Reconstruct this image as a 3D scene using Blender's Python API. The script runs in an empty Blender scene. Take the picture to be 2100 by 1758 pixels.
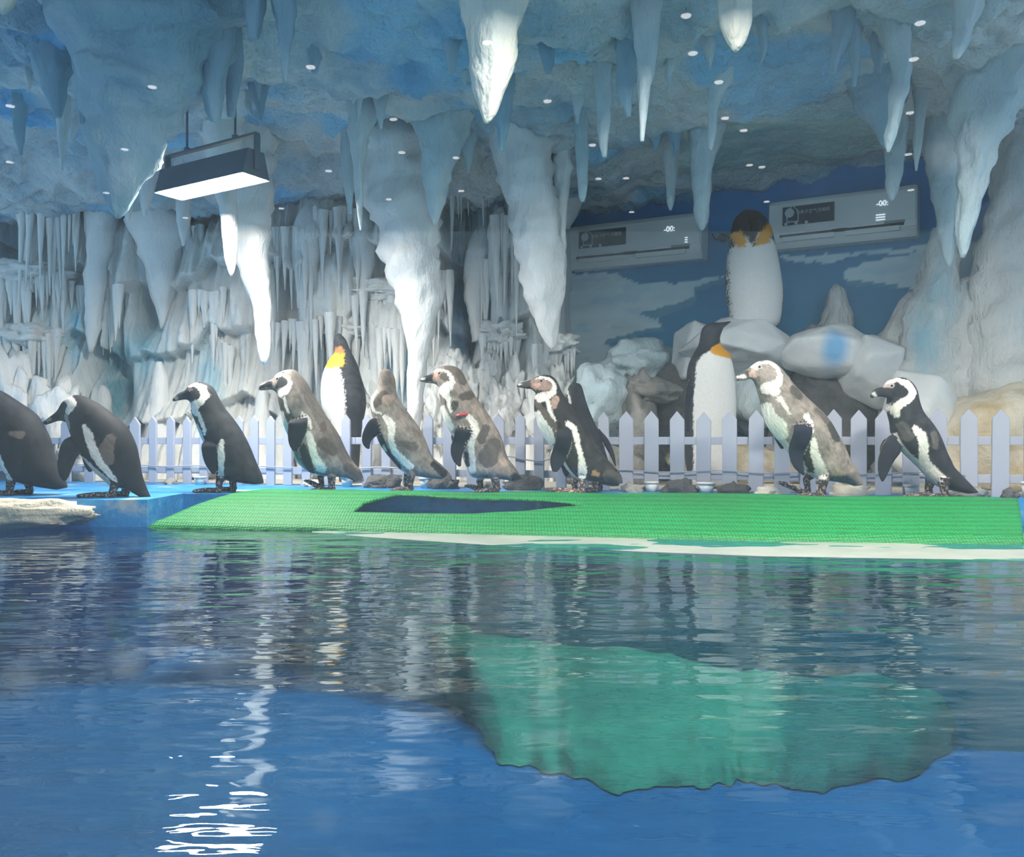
import bpy, bmesh, math, random
from mathutils import Vector, noise, kdtree, Matrix, geometry

sc = bpy.context.scene
COL = sc.collection
rng = random.Random(7)
PI = math.pi

# ------------------------------------------------------------------ camera / world / exposure
F, HZ, CX, CZ = 1800.0, 905.0, 1050.0, 0.38      # focal length in px, horizon row, centre column, eye height over the water
cam = bpy.data.cameras.new('camera')
cam.sensor_width = 36.0
cam.lens = 36.0 * F / 2100.0
cam.shift_y = (HZ - 879.0) / 2100.0
cam.clip_start = 0.02
cam_o = bpy.data.objects.new('camera', cam)
COL.objects.link(cam_o)
cam_o.location = (0, 0, CZ)
cam_o.rotation_euler = (PI / 2, 0, 0)
sc.camera = cam_o

world = bpy.data.worlds.new('world')
sc.world = world
world.use_nodes = True
world.node_tree.nodes['Background'].inputs[0].default_value = (0.49, 0.73, 0.89, 1)
world.node_tree.nodes['Background'].inputs[1].default_value = 1.15

sc.view_settings.view_transform = 'Standard'
sc.view_settings.look = 'None'
sc.view_settings.gamma = 1.0
sc.view_settings.use_curve_mapping = False
sc.view_settings.exposure = 0.0
sc.cycles.max_bounces = 6
sc.cycles.diffuse_bounces = 2
sc.cycles.glossy_bounces = 3
sc.cycles.use_adaptive_sampling = True
sc.cycles.adaptive_threshold = 0.1
sc.cycles.adaptive_min_samples = 12
sc.cycles.transparent_max_bounces = 12
sc.cycles.caustics_reflective = False
sc.cycles.caustics_refractive = False
sc.cycles.sample_clamp_indirect = 6.0

LAMP_L = 260.0         # radiance of the flood lamps' diffusers
ZP = 0.12              # top of the pool ledge over the water
ZCEIL = 2.20

# ------------------------------------------------------------------ pixel helpers (a pixel gives a direction, the surface gives the distance)
def P(x, y, d): return Vector(((x - CX) / F * d, d, CZ + (HZ - y) / F * d))
def G(x, y, z):                                   # on a horizontal plane
    d = (z - CZ) * F / (HZ - y)
    return Vector(((x - CX) / F * d, d, z))
def pix(v): return (CX + F * v.x / v.y, HZ - F * (v.z - CZ) / v.y)
def ceil_d(y): return (ZCEIL - CZ) * F / (HZ - y)
WA, WB = Vector((0.54, 7.2)), Vector((2.72, 5.9))  # line of the mural wall on plan
def W(x, y, off=0.0):                              # on the mural wall
    t = (x - CX) / F
    n = Vector((-(WB - WA).y, (WB - WA).x)).normalized()
    if n.y > 0: n = -n
    a = WA + n * off
    d = n.dot(a) / (n.x * t + n.y)
    return P(x, y, d)
def FD(X): return 4.6 - 0.295 * (X - 0.64)         # fence line: depth at X
def fence_at(x):
    t = (x - CX) / F
    d = (4.6 + 0.295 * 0.64) / (1 + 0.295 * t)
    return t * d, d
def lerp(a, b, t): return a + (b - a) * t
def sstep(a, b, x):
    t = min(1, max(0, (x - a) / (b - a))); return t * t * (3 - 2 * t)
def interp(pts, x):
    if x <= pts[0][0]: return pts[0][1]
    for (x0, y0), (x1, y1) in zip(pts, pts[1:]):
        if x <= x1: return y0 + (y1 - y0) * (x - x0) / (x1 - x0)
    return pts[-1][1]
def fbm(p, o=4, H=1.0): return noise.fractal(p, H, 2.0, o)

# ------------------------------------------------------------------ materials
MATS = {}
def nodes(name):
    m = bpy.data.materials.new(name); m.use_nodes = True
    MATS[name] = m
    nt = m.node_tree
    return m, nt, nt.nodes['Principled BSDF']
def N(nt, t, **kw):
    n = nt.nodes.new(t)
    for k, v in kw.items(): setattr(n, k, v)
    return n
def pos_coord(nt, scale=(1, 1, 1)):
    g = N(nt, 'ShaderNodeNewGeometry'); mp = N(nt, 'ShaderNodeMapping')
    mp.inputs['Scale'].default_value = scale
    nt.links.new(g.outputs['Position'], mp.inputs['Vector'])
    return mp.outputs['Vector']
def obj_coord(nt, scale=(1, 1, 1)):
    g = N(nt, 'ShaderNodeTexCoord'); mp = N(nt, 'ShaderNodeMapping')
    mp.inputs['Scale'].default_value = scale
    nt.links.new(g.outputs['Object'], mp.inputs['Vector'])
    return mp.outputs['Vector']
def ramp(nt, fac, stops):
    r = N(nt, 'ShaderNodeValToRGB')
    e = r.color_ramp.elements
    while len(e) > 1: e.remove(e[-1])
    e[0].position = stops[0][0]; e[0].color = (*stops[0][1], 1)
    for p, c in stops[1:]:
        k = e.new(p); k.color = (*c, 1)
    nt.links.new(fac, r.inputs['Fac'])
    return r.outputs['Color']
def noise_tex(nt, vec, scale, detail=4, rough=0.55):
    n = N(nt, 'ShaderNodeTexNoise')
    n.inputs['Scale'].default_value = scale; n.inputs['Detail'].default_value = detail
    n.inputs['Roughness'].default_value = rough
    nt.links.new(vec, n.inputs['Vector'])
    return n.outputs['Fac']
def bump(nt, b, height, strength, dist, prev=None):
    n = N(nt, 'ShaderNodeBump')
    n.inputs['Strength'].default_value = strength; n.inputs['Distance'].default_value = dist
    nt.links.new(height, n.inputs['Height'])
    if prev: nt.links.new(prev, n.inputs['Normal'])
    nt.links.new(n.outputs['Normal'], b.inputs['Normal'])
    return n.outputs['Normal']
def mix(nt, fac, a, b, blend='MIX'):
    n = N(nt, 'ShaderNodeMix', data_type='RGBA', blend_type=blend)
    if isinstance(fac, (int, float)): n.inputs[0].default_value = fac
    else: nt.links.new(fac, n.inputs[0])
    for i, c in ((6, a), (7, b)):
        if isinstance(c, tuple): n.inputs[i].default_value = (*c, 1)
        else: nt.links.new(c, n.inputs[i])
    return n.outputs[2]

def rock_mat(name, stops, nscale=1.2, bs=0.5, vstretch=1.0, rough=0.7, vcol=False, fine=22, stain=None):
    m, nt, b = nodes(name)
    v = pos_coord(nt, (1, 1, vstretch))
    c = ramp(nt, noise_tex(nt, v, nscale, 4, 0.6), stops)
    if vcol:
        a = N(nt, 'ShaderNodeVertexColor', layer_name='paint')
        c = mix(nt, 1.0, c, a.outputs['Color'], 'MULTIPLY')
    if stain:                                            # a patch of sky-blue paint on the rock
        dn = N(nt, 'ShaderNodeVectorMath', operation='DISTANCE'); dn.inputs[1].default_value = stain
        mp = pos_coord(nt, (1.35, 0.45, 0.8)); nt.links.new(mp, dn.inputs[0])
        c = mix(nt, ramp(nt, dn.outputs['Value'], [(0.05, (0.85, 0.85, 0.85)), (0.13, (0, 0, 0))]), c, (0.12, 0.42, 0.78))
    nt.links.new(c, b.inputs['Base Color'])
    b.inputs['Roughness'].default_value = rough
    h = N(nt, 'ShaderNodeMath', operation='MULTIPLY_ADD'); h.inputs[1].default_value = 0.5
    nt.links.new(noise_tex(nt, v, fine, 3, 0.75), h.inputs[0]); nt.links.new(noise_tex(nt, v, 7, 3, 0.65), h.inputs[2])
    bump(nt, b, h.outputs[0], bs, 0.048)
    return m
def plain(name, col, rough=0.5, metal=0.0, var=0.12, nscale=6.0, bs=0.0):
    m, nt, b = nodes(name)
    v = obj_coord(nt)
    f = noise_tex(nt, v, nscale, 4)
    c0 = tuple(max(0, k * (1 - var)) for k in col); c1 = tuple(min(1, k * (1 + var)) for k in col)
    nt.links.new(ramp(nt, f, [(0.3, c0), (0.7, c1)]), b.inputs['Base Color'])
    b.inputs['Roughness'].default_value = rough; b.inputs['Metallic'].default_value = metal
    if bs: bump(nt, b, noise_tex(nt, v, nscale * 4, 4), bs, 0.005)
    return m
def emit(name, col, s):
    m, nt, b = nodes(name)
    b.inputs['Base Color'].default_value = (*col, 1)
    b.inputs['Emission Color'].default_value = (*col, 1)
    b.inputs['Emission Strength'].default_value = s
    return m

rock_mat('ice_wall', [(0.25, (0.64, 0.67, 0.68)), (0.5, (0.76, 0.78, 0.78)), (0.75, (0.82, 0.83, 0.82))], 1.6, 0.5, 0.35, 0.65, True)
rock_mat('ice_drip', [(0.25, (0.70, 0.74, 0.76)), (0.55, (0.79, 0.81, 0.82)), (0.8, (0.85, 0.86, 0.85))], 3.0, 0.45, 0.4, 0.55)
rock_mat('ceiling_ice', [(0.22, (0.10, 0.30, 0.52)), (0.36, (0.30, 0.48, 0.61)), (0.50, (0.50, 0.62, 0.68)), (0.75, (0.68, 0.73, 0.75))], 1.5, 1.0, 1.0, 0.85, True, 16)
rock_mat('stalactite_blue', [(0.25, (0.14, 0.31, 0.46)), (0.5, (0.26, 0.44, 0.56)), (0.8, (0.42, 0.56, 0.63))], 2.2, 0.6, 0.5, 0.7, False, 18)
rock_mat('stalactite_cream', [(0.25, (0.58, 0.68, 0.68)), (0.55, (0.78, 0.79, 0.72)), (0.8, (0.84, 0.84, 0.76))], 3, 0.7, 0.5, 0.6, False, 18)
rock_mat('stalactite_pale', [(0.25, (0.34, 0.50, 0.58)), (0.5, (0.50, 0.63, 0.69)), (0.8, (0.64, 0.72, 0.75))], 2.2, 0.6, 0.5, 0.65, False, 18)
rock_mat('boulder_white', [(0.3, (0.55, 0.60, 0.64)), (0.6, (0.68, 0.72, 0.74)), (0.8, (0.74, 0.77, 0.78))], 2.0, 0.15, 1.0, 0.6, stain=(1.35 * 1.98, 0.45 * 5.38, 0.8 * 0.955))
rock_mat('rock_column', [(0.28, (0.26, 0.45, 0.55)), (0.42, (0.50, 0.55, 0.57)), (0.7, (0.66, 0.67, 0.66))], 2.4, 0.7, 0.3, 0.75)
rock_mat('rock_dark', [(0.3, (0.035, 0.04, 0.045)), (0.6, (0.11, 0.11, 0.11)), (0.8, (0.20, 0.19, 0.18))], 4.0, 0.6, 1.0, 0.85)
rock_mat('rock_grey', [(0.3, (0.20, 0.20, 0.19)), (0.6, (0.34, 0.33, 0.31)), (0.8, (0.46, 0.44, 0.40))], 5.0, 0.5, 1.0, 0.85)
rock_mat('rock_beige', [(0.3, (0.42, 0.33, 0.16)), (0.5, (0.62, 0.57, 0.46)), (0.8, (0.74, 0.71, 0.64))], 4.0, 0.5, 1.0, 0.8)
rock_mat('ground', [(0.3, (0.40, 0.37, 0.32)), (0.55, (0.62, 0.59, 0.54)), (0.8, (0.72, 0.70, 0.66))], 3.0, 0.3, 1.0, 0.85)
rock_mat('ledge_blue', [(0.30, (0.01, 0.11, 0.32)), (0.45, (0.015, 0.24, 0.62)), (0.58, (0.04, 0.32, 0.70)), (0.66, (0.42, 0.54, 0.62))], 3.4, 0.2, 1.0, 0.45)
rock_mat('ledge_face', [(0.30, (0.02, 0.10, 0.26)), (0.50, (0.04, 0.20, 0.46)), (0.66, (0.10, 0.28, 0.48)), (0.74, (0.62, 0.65, 0.66))], 3.4, 0.3, 1.0, 0.5)
rock_mat('pool_paint', [(0.3, (0.0, 0.12, 0.27)), (0.7, (0.0, 0.165, 0.35))], 1.3, 0.05, 1.0, 0.6)
rock_mat('pool_teal', [(0.3, (0.01, 0.20, 0.20)), (0.7, (0.02, 0.30, 0.28))], 1.6, 0.1, 1.0, 0.7)
rock_mat('pool_green', [(0.3, (0.12, 0.22, 0.11)), (0.55, (0.30, 0.36, 0.17)), (0.75, (0.48, 0.45, 0.22))], 3.0, 0.2, 1.0, 0.7, True)
rock_mat('pale_band_white', [(0.3, (0.26, 0.30, 0.29)), (0.7, (0.40, 0.42, 0.40))], 5.0, 0.1, 1.0, 0.35)
plain('fence_white', (0.38, 0.415, 0.52), 0.45, 0, 0.05, 3)
plain('lamp_metal', (0.10, 0.15, 0.20), 0.45, 0.3)
plain('ac_white', (0.80, 0.83, 0.84), 0.35, 0, 0.03)
plain('ac_shadow_grey', (0.30, 0.33, 0.35), 0.5)
plain('ac_slot', (0.05, 0.06, 0.07), 0.6)
plain('sign_navy', (0.012, 0.035, 0.075), 0.4)
plain('sign_grey', (0.55, 0.62, 0.66), 0.4)
plain('cord_black', (0.03, 0.03, 0.035), 0.5)
plain('cord_grey', (0.30, 0.34, 0.42), 0.5)
plain('pot_white', (0.68, 0.68, 0.66), 0.5, 0, 0.1, 8, 0.2)
plain('eye_dark', (0.006, 0.005, 0.005), 0.1)
plain('band_red', (0.55, 0.04, 0.05), 0.4)
plain('hall_dark', (0.03, 0.035, 0.04), 0.8)
emit('lamp_white', (1.0, 0.93, 0.82), LAMP_L)
emit('downlight_white', (1.0, 0.95, 0.92), 15.0)
emit('led_white', (0.85, 0.92, 1.0), 0.8)
emit('lamp_warm', (1.0, 0.91, 0.78), LAMP_L * 0.95)
for k_ in ('led_white', 'downlight_white'): MATS[k_].cycles.emission_sampling = 'NONE'

def animal_mat(name, rough=0.7, streak=True):
    m, nt, b = nodes(name)
    a = N(nt, 'ShaderNodeVertexColor', layer_name='paint')
    mp = N(nt, 'ShaderNodeMapping'); mp.inputs['Rotation'].default_value = (0, 0.62, 0)   # feathers lie along the sloping body
    g = N(nt, 'ShaderNodeTexCoord'); nt.links.new(g.outputs['Object'], mp.inputs['Vector'])
    m2 = N(nt, 'ShaderNodeMapping'); m2.inputs['Scale'].default_value = (1, 1, 0.3) if streak else (1, 1, 1)
    nt.links.new(mp.outputs['Vector'], m2.inputs['Vector']); v = m2.outputs['Vector']
    f = noise_tex(nt, v, 70, 6, 0.8)
    c = mix(nt, 1.0, a.outputs['Color'], ramp(nt, f, [(0.28, (0.55, 0.55, 0.56)), (0.5, (0.98, 0.97, 0.96)), (0.72, (1.45, 1.4, 1.34))] if streak else [(0.3, (0.9, 0.9, 0.9)), (0.7, (1.05, 1.05, 1.05))]), 'MULTIPLY')
    nt.links.new(c, b.inputs['Base Color'])
    b.inputs['Roughness'].default_value = rough
    b.inputs['Specular IOR Level'].default_value = 0.15
    bump(nt, b, f, 0.25 if streak else 0.05, 0.0015)
animal_mat('feathers')
animal_mat('statue_paint', 0.5, False)

def mural_mat():
    m, nt, b = nodes('mural')
    a = N(nt, 'ShaderNodeVertexColor', layer_name='paint')
    v = pos_coord(nt, (1, 1, 2.4))
    c = mix(nt, 1.0, a.outputs['Color'], ramp(nt, noise_tex(nt, v, 3.2, 5), [(0.3, (0.88, 0.9, 0.92)), (0.7, (1.1, 1.08, 1.06))]), 'MULTIPLY')
    nt.links.new(c, b.inputs['Base Color'])
    b.inputs['Roughness'].default_value = 0.7
mural_mat()

def mat_green():
    m, nt, b = nodes('mat_green')
    v = pos_coord(nt)
    w = N(nt, 'ShaderNodeTexVoronoi'); w.inputs['Scale'].default_value = 80
    w.inputs['Randomness'].default_value = 0.15
    nt.links.new(v, w.inputs['Vector'])
    c = ramp(nt, w.outputs['Distance'], [(0.0, (0.006, 0.36, 0.09)), (0.40, (0.002, 0.28, 0.065)), (0.66, (0.0, 0.12, 0.025))])
    f = ramp(nt, noise_tex(nt, v, 2.0, 3), [(0.3, (0.8, 0.85, 0.8)), (0.7, (1.15, 1.05, 1.1))])
    nt.links.new(mix(nt, 1.0, c, f, 'MULTIPLY'), b.inputs['Base Color'])
    b.inputs['Roughness'].default_value = 0.6
    bump(nt, b, w.outputs['Distance'], 0.6, -0.006)
mat_green()

def water_mat():
    m = bpy.data.materials.new('water'); m.use_nodes = True; MATS['water'] = m
    nt = m.node_tree; nt.nodes.clear()
    out = N(nt, 'ShaderNodeOutputMaterial'); mx = N(nt, 'ShaderNodeMixShader')
    fr = N(nt, 'ShaderNodeFresnel'); fr.inputs['IOR'].default_value = 1.333
    tr = N(nt, 'ShaderNodeBsdfTransparent'); tr.inputs["Color"].default_value = (0.20, 0.64, 0.82, 1)
    gl = N(nt, 'ShaderNodeBsdfGlossy'); gl.inputs['Roughness'].default_value = 0.015
    gl.inputs['Color'].default_value = (0.88, 0.98, 1.0, 1)
    v = pos_coord(nt, (1.0, 2.6, 1))
    bp = N(nt, 'ShaderNodeBump'); bp.inputs['Strength'].default_value = 0.5; bp.inputs['Distance'].default_value = 0.010
    nt.links.new(noise_tex(nt, v, 5.5, 2.5, 0.45), bp.inputs['Height'])
    for n in (fr, gl): nt.links.new(bp.outputs['Normal'], n.inputs['Normal'])
    nt.links.new(fr.outputs[0], mx.inputs[0]); nt.links.new(tr.outputs[0], mx.inputs[1]); nt.links.new(gl.outputs[0], mx.inputs[2])
    nt.links.new(mx.outputs[0], out.inputs['Surface'])
water_mat()

def glass_mat():
    m = bpy.data.materials.new('pane_glass'); m.use_nodes = True; MATS['pane_glass'] = m
    nt = m.node_tree; nt.nodes.clear()
    out = N(nt, 'ShaderNodeOutputMaterial'); mx = N(nt, 'ShaderNodeMixShader')
    fr = N(nt, 'ShaderNodeFresnel'); fr.inputs['IOR'].default_value = 1.5
    tr = N(nt, 'ShaderNodeBsdfTransparent'); gl = N(nt, 'ShaderNodeBsdfGlossy'); gl.inputs['Roughness'].default_value = 0.0
    v = pos_coord(nt)
    nt.links.new(ramp(nt, noise_tex(nt, v, 3, 2), [(0.3, (0.975, 0.985, 0.985)), (0.7, (0.99, 0.995, 0.995))]), tr.inputs['Color'])
    nt.links.new(fr.outputs[0], mx.inputs[0]); nt.links.new(tr.outputs[0], mx.inputs[1]); nt.links.new(gl.outputs[0], mx.inputs[2])
    # dried water and dirt on the glass; its thin veil also imitates haze
    di = N(nt, 'ShaderNodeBsdfDiffuse'); di.inputs['Color'].default_value = (0.85, 0.88, 0.88, 1)
    tl = N(nt, 'ShaderNodeBsdfTranslucent'); tl.inputs['Color'].default_value = (0.85, 0.88, 0.88, 1)
    m1 = N(nt, 'ShaderNodeMixShader'); m1.inputs[0].default_value = 0.5
    nt.links.new(di.outputs[0], m1.inputs[1]); nt.links.new(tl.outputs[0], m1.inputs[2])
    film = ramp(nt, noise_tex(nt, v, 5.0, 3, 0.5), [(0.35, (0.018, 0.018, 0.018)), (0.75, (0.065, 0.065, 0.065))])
    vo = N(nt, 'ShaderNodeTexVoronoi'); vo.inputs['Scale'].default_value = 11.0; nt.links.new(v, vo.inputs['Vector'])
    spot = ramp(nt, vo.outputs['Distance'], [(0.02, (0.16, 0.16, 0.16)), (0.16, (0, 0, 0))])
    pick = ramp(nt, vo.outputs['Color'], [(0.52, (0, 0, 0)), (0.66, (1, 1, 1))])
    film = mix(nt, 1.0, film, mix(nt, 1.0, spot, pick, 'MULTIPLY'), 'ADD')
    m2 = N(nt, 'ShaderNodeMixShader')
    nt.links.new(film, m2.inputs[0]); nt.links.new(mx.outputs[0], m2.inputs[1]); nt.links.new(m1.outputs[0], m2.inputs[2])
    nt.links.new(m2.outputs[0], out.inputs['Surface'])
glass_mat()

# ------------------------------------------------------------------ object helpers
def mesh_obj(name, verts, faces, mat, parent=None, loc=None, smooth=True, colors=None):
    me = bpy.data.meshes.new(name)
    me.from_pydata([tuple(v) for v in verts], [], faces)
    me.update()
    if smooth: me.polygons.foreach_set('use_smooth', [True] * len(me.polygons))
    if colors:
        a = me.color_attributes.new('paint', 'FLOAT_COLOR', 'POINT')
        flat = []
        for c in colors: flat.extend((c[0], c[1], c[2], 1.0))
        a.data.foreach_set('color', flat)
    o = bpy.data.objects.new(name, me)
    me.materials.append(MATS[mat])
    COL.objects.link(o)
    if parent: o.parent = parent
    if loc is not None: o.location = loc
    return o
def bm_obj(name, bm, mat, parent=None, smooth=False):
    me = bpy.data.meshes.new(name)
    bmesh.ops.recalc_face_normals(bm, faces=bm.faces)
    bm.to_mesh(me); bm.free()
    if smooth: me.polygons.foreach_set('use_smooth', [True] * len(me.polygons))
    me.materials.append(MATS[mat])
    o = bpy.data.objects.new(name, me); COL.objects.link(o)
    if parent: o.parent = parent
    return o
def empty(name, loc, rz=0):
    o = bpy.data.objects.new(name, None); COL.objects.link(o)
    o.location = loc; o.rotation_euler.z = rz; o.empty_display_size = 0.05
    return o
def tag(o, label, cat, group=None, kind=None):
    if label: o['label'] = label
    if cat: o['category'] = cat
    if group: o['group'] = group
    if kind: o['kind'] = kind
    return o
def struct(o): o['kind'] = 'structure'; return o
def box(bm, c, s, rz=0, bevel=0.0):
    r = bmesh.ops.create_cube(bm, size=1.0, matrix=Matrix.Translation(c) @ Matrix.Rotation(rz, 4, 'Z') @ Matrix.Diagonal((*s, 1)))
    if bevel:
        es = set()
        for v in r['verts']: es.update(v.link_edges)
        bmesh.ops.bevel(bm, geom=list(es), offset=bevel, segments=2, affect='EDGES', profile=0.5)
def box_obj(name, c, s, mat, parent=None, rz=0, bevel=0.0):
    bm = bmesh.new(); box(bm, Vector(c), s, rz, bevel)
    return bm_obj(name, bm, mat, parent)
def tube_data(path, radii, seg=10, squash=None, rough=0.0, seed=0.0, freq=6.0, vfreq=None):
    vs, fs = [], []
    n = len(path)
    for i, p in enumerate(path):
        t = (path[min(i + 1, n - 1)] - path[max(i - 1, 0)]).normalized()
        a = Vector((1, 0, 0)) if abs(t.x) < 0.8 else Vector((0, 1, 0))
        u = (a - t * a.dot(t)).normalized(); w = t.cross(u)
        for k in range(seg):
            an = 2 * PI * k / seg
            q = u * math.cos(an) + w * math.sin(an)
            r = radii[i]
            if rough:
                vf = vfreq if vfreq else freq
                r *= 1 + rough * fbm(Vector((q.x * 1.6 + p.x * freq + seed, q.y * 1.6 + seed * 1.7, p.z * vf)), 3)
            vs.append(p + q * r)
    for i in range(n - 1):
        for k in range(seg):
            a, b = i * seg + k, i * seg + (k + 1) % seg
            fs.append((a, b, b + seg, a + seg))
    vs.append(path[0]); vs.append(path[-1])
    for k in range(seg):
        fs.append(((k + 1) % seg, k, len(vs) - 2))
        fs.append(((n - 1) * seg + k, (n - 1) * seg + (k + 1) % seg, len(vs) - 1))
    return vs, fs
def spline(pts, n):
    """Catmull-Rom through tuples, n samples"""
    out = []
    m = len(pts) - 1
    L = [0]
    for a, b in zip(pts, pts[1:]): L.append(L[-1] + max(1e-6, math.dist(a[:2], b[:2])))
    for k in range(n):
        s = L[-1] * k / (n - 1)
        i = 0
        while i < m - 1 and L[i + 1] < s: i += 1
        t = (s - L[i]) / (L[i + 1] - L[i])
        p0, p1, p2, p3 = pts[max(i - 1, 0)], pts[i], pts[i + 1], pts[min(i + 2, m)]
        out.append(tuple(0.5 * (2 * b + (c - a) * t + (2 * a - 5 * b + 4 * c - d) * t * t + (3 * b - a - 3 * c + d) * t ** 3)
                         for a, b, c, d in zip(p0, p1, p2, p3)))
    return out
def sheet_faces(nu, nv):
    return [(j * nu + i, j * nu + i + 1, (j + 1) * nu + i + 1, (j + 1) * nu + i) for j in range(nv - 1) for i in range(nu - 1)]
def drip(name, prof, d, mat, parent, seg=14, n=26, rough=0.35, squash=None, seed=None, lean=0.0):
    """hanging or standing ice: profile of (px, py, full width px) at depth d"""
    pr = spline(prof, n)
    s = d / F
    path, rad = [], []
    for i, (x, y, w) in enumerate(pr):
        path.append(P(x, y, d) + Vector((0, lean * i / n, 0))); rad.append(max(0.5, w) * 0.5 * s)
    sd = seed if seed is not None else rng.uniform(0, 50)
    vs, fs = tube_data(path, rad, seg, None, rough, sd, 5.0, 9.0)
    return mesh_obj(name, vs, fs, mat, parent)
ICI = {}
def icicle_mesh(k):
    """a thin bent cone one metre long, shared by many icicles"""
    if k in ICI: return ICI[k]
    r = random.Random(100 + k)
    path, rad = [], []
    bx = r.uniform(-0.25, 0.25)
    for i in range(8):
        t = i / 7
        path.append(Vector((0.5 * bx * t * t, 0, -t)))
        rad.append((0.5 * (1 - t) ** 0.75 + 0.07 * (1 - t)) * (1 + r.uniform(-0.16, 0.16)) if i < 7 else 0.05)
    # radius units are handled by object scale in x and y
    vs, fs = [], []
    for i in range(8):
        for a in range(7):
            an = 2 * PI * a / 7
            vs.append(Vector((path[i].x + math.cos(an) * rad[i], math.sin(an) * rad[i], path[i].z)))
    for i in range(7):
        for a in range(7): fs.append((i * 7 + a, i * 7 + (a + 1) % 7, (i + 1) * 7 + (a + 1) % 7, (i + 1) * 7 + a))
    fs.append(tuple(range(7))); fs.append(tuple(range(49, 56)))
    me = bpy.data.meshes.new('icicle'); me.from_pydata(vs, [], fs); me.update()
    me.polygons.foreach_set('use_smooth', [True] * len(me.polygons))
    me.materials.append(MATS['ice_drip'])
    ICI[k] = me
    return me
def icicle(top, length, width, parent):
    o = bpy.data.objects.new('icicle', icicle_mesh(rng.randrange(9)))
    COL.objects.link(o); o.parent = parent
    o.location = top; o.scale = (width, width, length)
    o.rotation_euler = (rng.uniform(-0.03, 0.03), rng.uniform(-0.04, 0.04), rng.uniform(0, 6.28))
    return o
def lump(name, c, s, mat, parent=None, amp=0.25, freq=1.6, sub=4, seed=None, flat=None, rz=0):
    bm = bmesh.new()
    bmesh.ops.create_icosphere(bm, subdivisions=sub, radius=1.0)
    sd = Vector((rng.uniform(0, 99), rng.uniform(0, 99), 0)) if seed is None else Vector((seed, seed * 1.3, 0))
    cr, sr = math.cos(rz), math.sin(rz)
    for v in bm.verts:
        n = v.co.normalized()
        k = 1 + amp * fbm(n * freq + sd, 4)
        q = Vector((n.x * s[0] * k, n.y * s[1] * k, n.z * s[2] * k))
        q = Vector((q.x * cr - q.y * sr, q.x * sr + q.y * cr, q.z))
        if flat is not None and q.z + c[2] < flat: q.z = flat - c[2]
        v.co = q + Vector(c)
    return bm_obj(name, bm, mat, parent, True)
def hull_rock(name, c, s, mat, parent=None, n=18, bev=0.02, seed=0, flat=None):
    r = random.Random(seed)
    bm = bmesh.new()
    for i in range(n):
        v = Vector((r.gauss(0, 1), r.gauss(0, 1), r.gauss(0, 1))).normalized()
        q = Vector((v.x * s[0], v.y * s[1], v.z * s[2])) * r.uniform(0.88, 1.08)
        bm.verts.new(Vector(c) + q)
    res = bmesh.ops.convex_hull(bm, input=bm.verts)
    bmesh.ops.delete(bm, geom=[v for v in bm.verts if not v.link_faces], context='VERTS')
    bmesh.ops.bevel(bm, geom=list(bm.edges), offset=bev, segments=3, affect='EDGES', profile=0.5, clamp_overlap=True)
    o = bm_obj(name, bm, mat, parent, True)
    rm = o.modifiers.new('r', 'REMESH'); rm.mode = 'VOXEL'; rm.voxel_size = 0.014
    sm = o.modifiers.new('s', 'SMOOTH'); sm.factor = 0.5; sm.iterations = 4
    me = bpy.data.meshes.new_from_object(o.evaluated_get(bpy.context.evaluated_depsgraph_get()))
    o.modifiers.clear(); old = o.data; o.data = me; bpy.data.meshes.remove(old); me.name = name
    me.polygons.foreach_set('use_smooth', [True] * len(me.polygons))
    for v in me.vertices:
        v.co += v.normal * 0.012 * fbm(v.co * 5, 3)
        if flat is not None and v.co.z < flat: v.co.z = flat
    return o
def inside(poly, x, y):
    c = False
    j = len(poly) - 1
    for i in range(len(poly)):
        xi, yi = poly[i]; xj, yj = poly[j]
        if (yi > y) != (yj > y) and x < (xj - xi) * (y - yi) / (yj - yi) + xi: c = not c
        j = i
    return c
def seg_dist(px, py, a, b):
    """signed distance to a capsule with two radii (negative inside)"""
    dx, dy = b[0] - a[0], b[1] - a[1]
    L = dx * dx + dy * dy
    t = 0 if L == 0 else min(1, max(0, ((px - a[0]) * dx + (py - a[1]) * dy) / L))
    return math.hypot(px - a[0] - dx * t, py - a[1] - dy * t) - (a[2] + (b[2] - a[2]) * t)

# ================================================================== THE SETTING
# ---- ceiling
def build_ceiling():
    nu, nv = 420, 260
    vs, cs = [], []
    for j in range(nv):
        y = 2.3 + 5.9 * j / (nv - 1)
        for i in range(nu):
            x = -5.0 + 9.6 * i / (nu - 1)
            p = Vector((x, y, 0))
            h = 0.13 * fbm(p * 0.9 + Vector((3, 1, 0)), 4) + 0.07 * fbm(p * 4.0, 4) + 0.03 * fbm(p * 13, 4)
            # the smooth dome left of the right-hand columns
            dm = math.exp(-(((x - 1.75) / 0.8) ** 2 + ((y - 5.6) / 0.75) ** 2))
            h = h * (1 - 0.85 * dm) + 0.13 * dm
            sag = 0.10 * sstep(5.6, 6.3, y) * (1 - sstep(-0.1, 0.5, x))
            vs.append(Vector((x, y, ZCEIL + h - sag)))
            # paint: brighter blue patches with a shape of their own
            c = (1, 1, 1)
            b = fbm(p * 1.1 + Vector((9, 4, 0)), 3)
            k = sstep(0.18, 0.42, b)
            c = (lerp(1, 0.50, k), lerp(1, 0.90, k), lerp(1, 1.18, k))
            if dm > 0.25:
                q = sstep(0.25, 0.7, dm)
                c = (lerp(c[0], 0.62, q), lerp(c[1], 0.92, q), lerp(c[2], 0.92, q))
            cs.append(c)
    return struct(mesh_obj('ceiling', vs, sheet_faces(nu, nv), 'ceiling_ice', colors=cs))
ceiling = build_ceiling()

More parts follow.
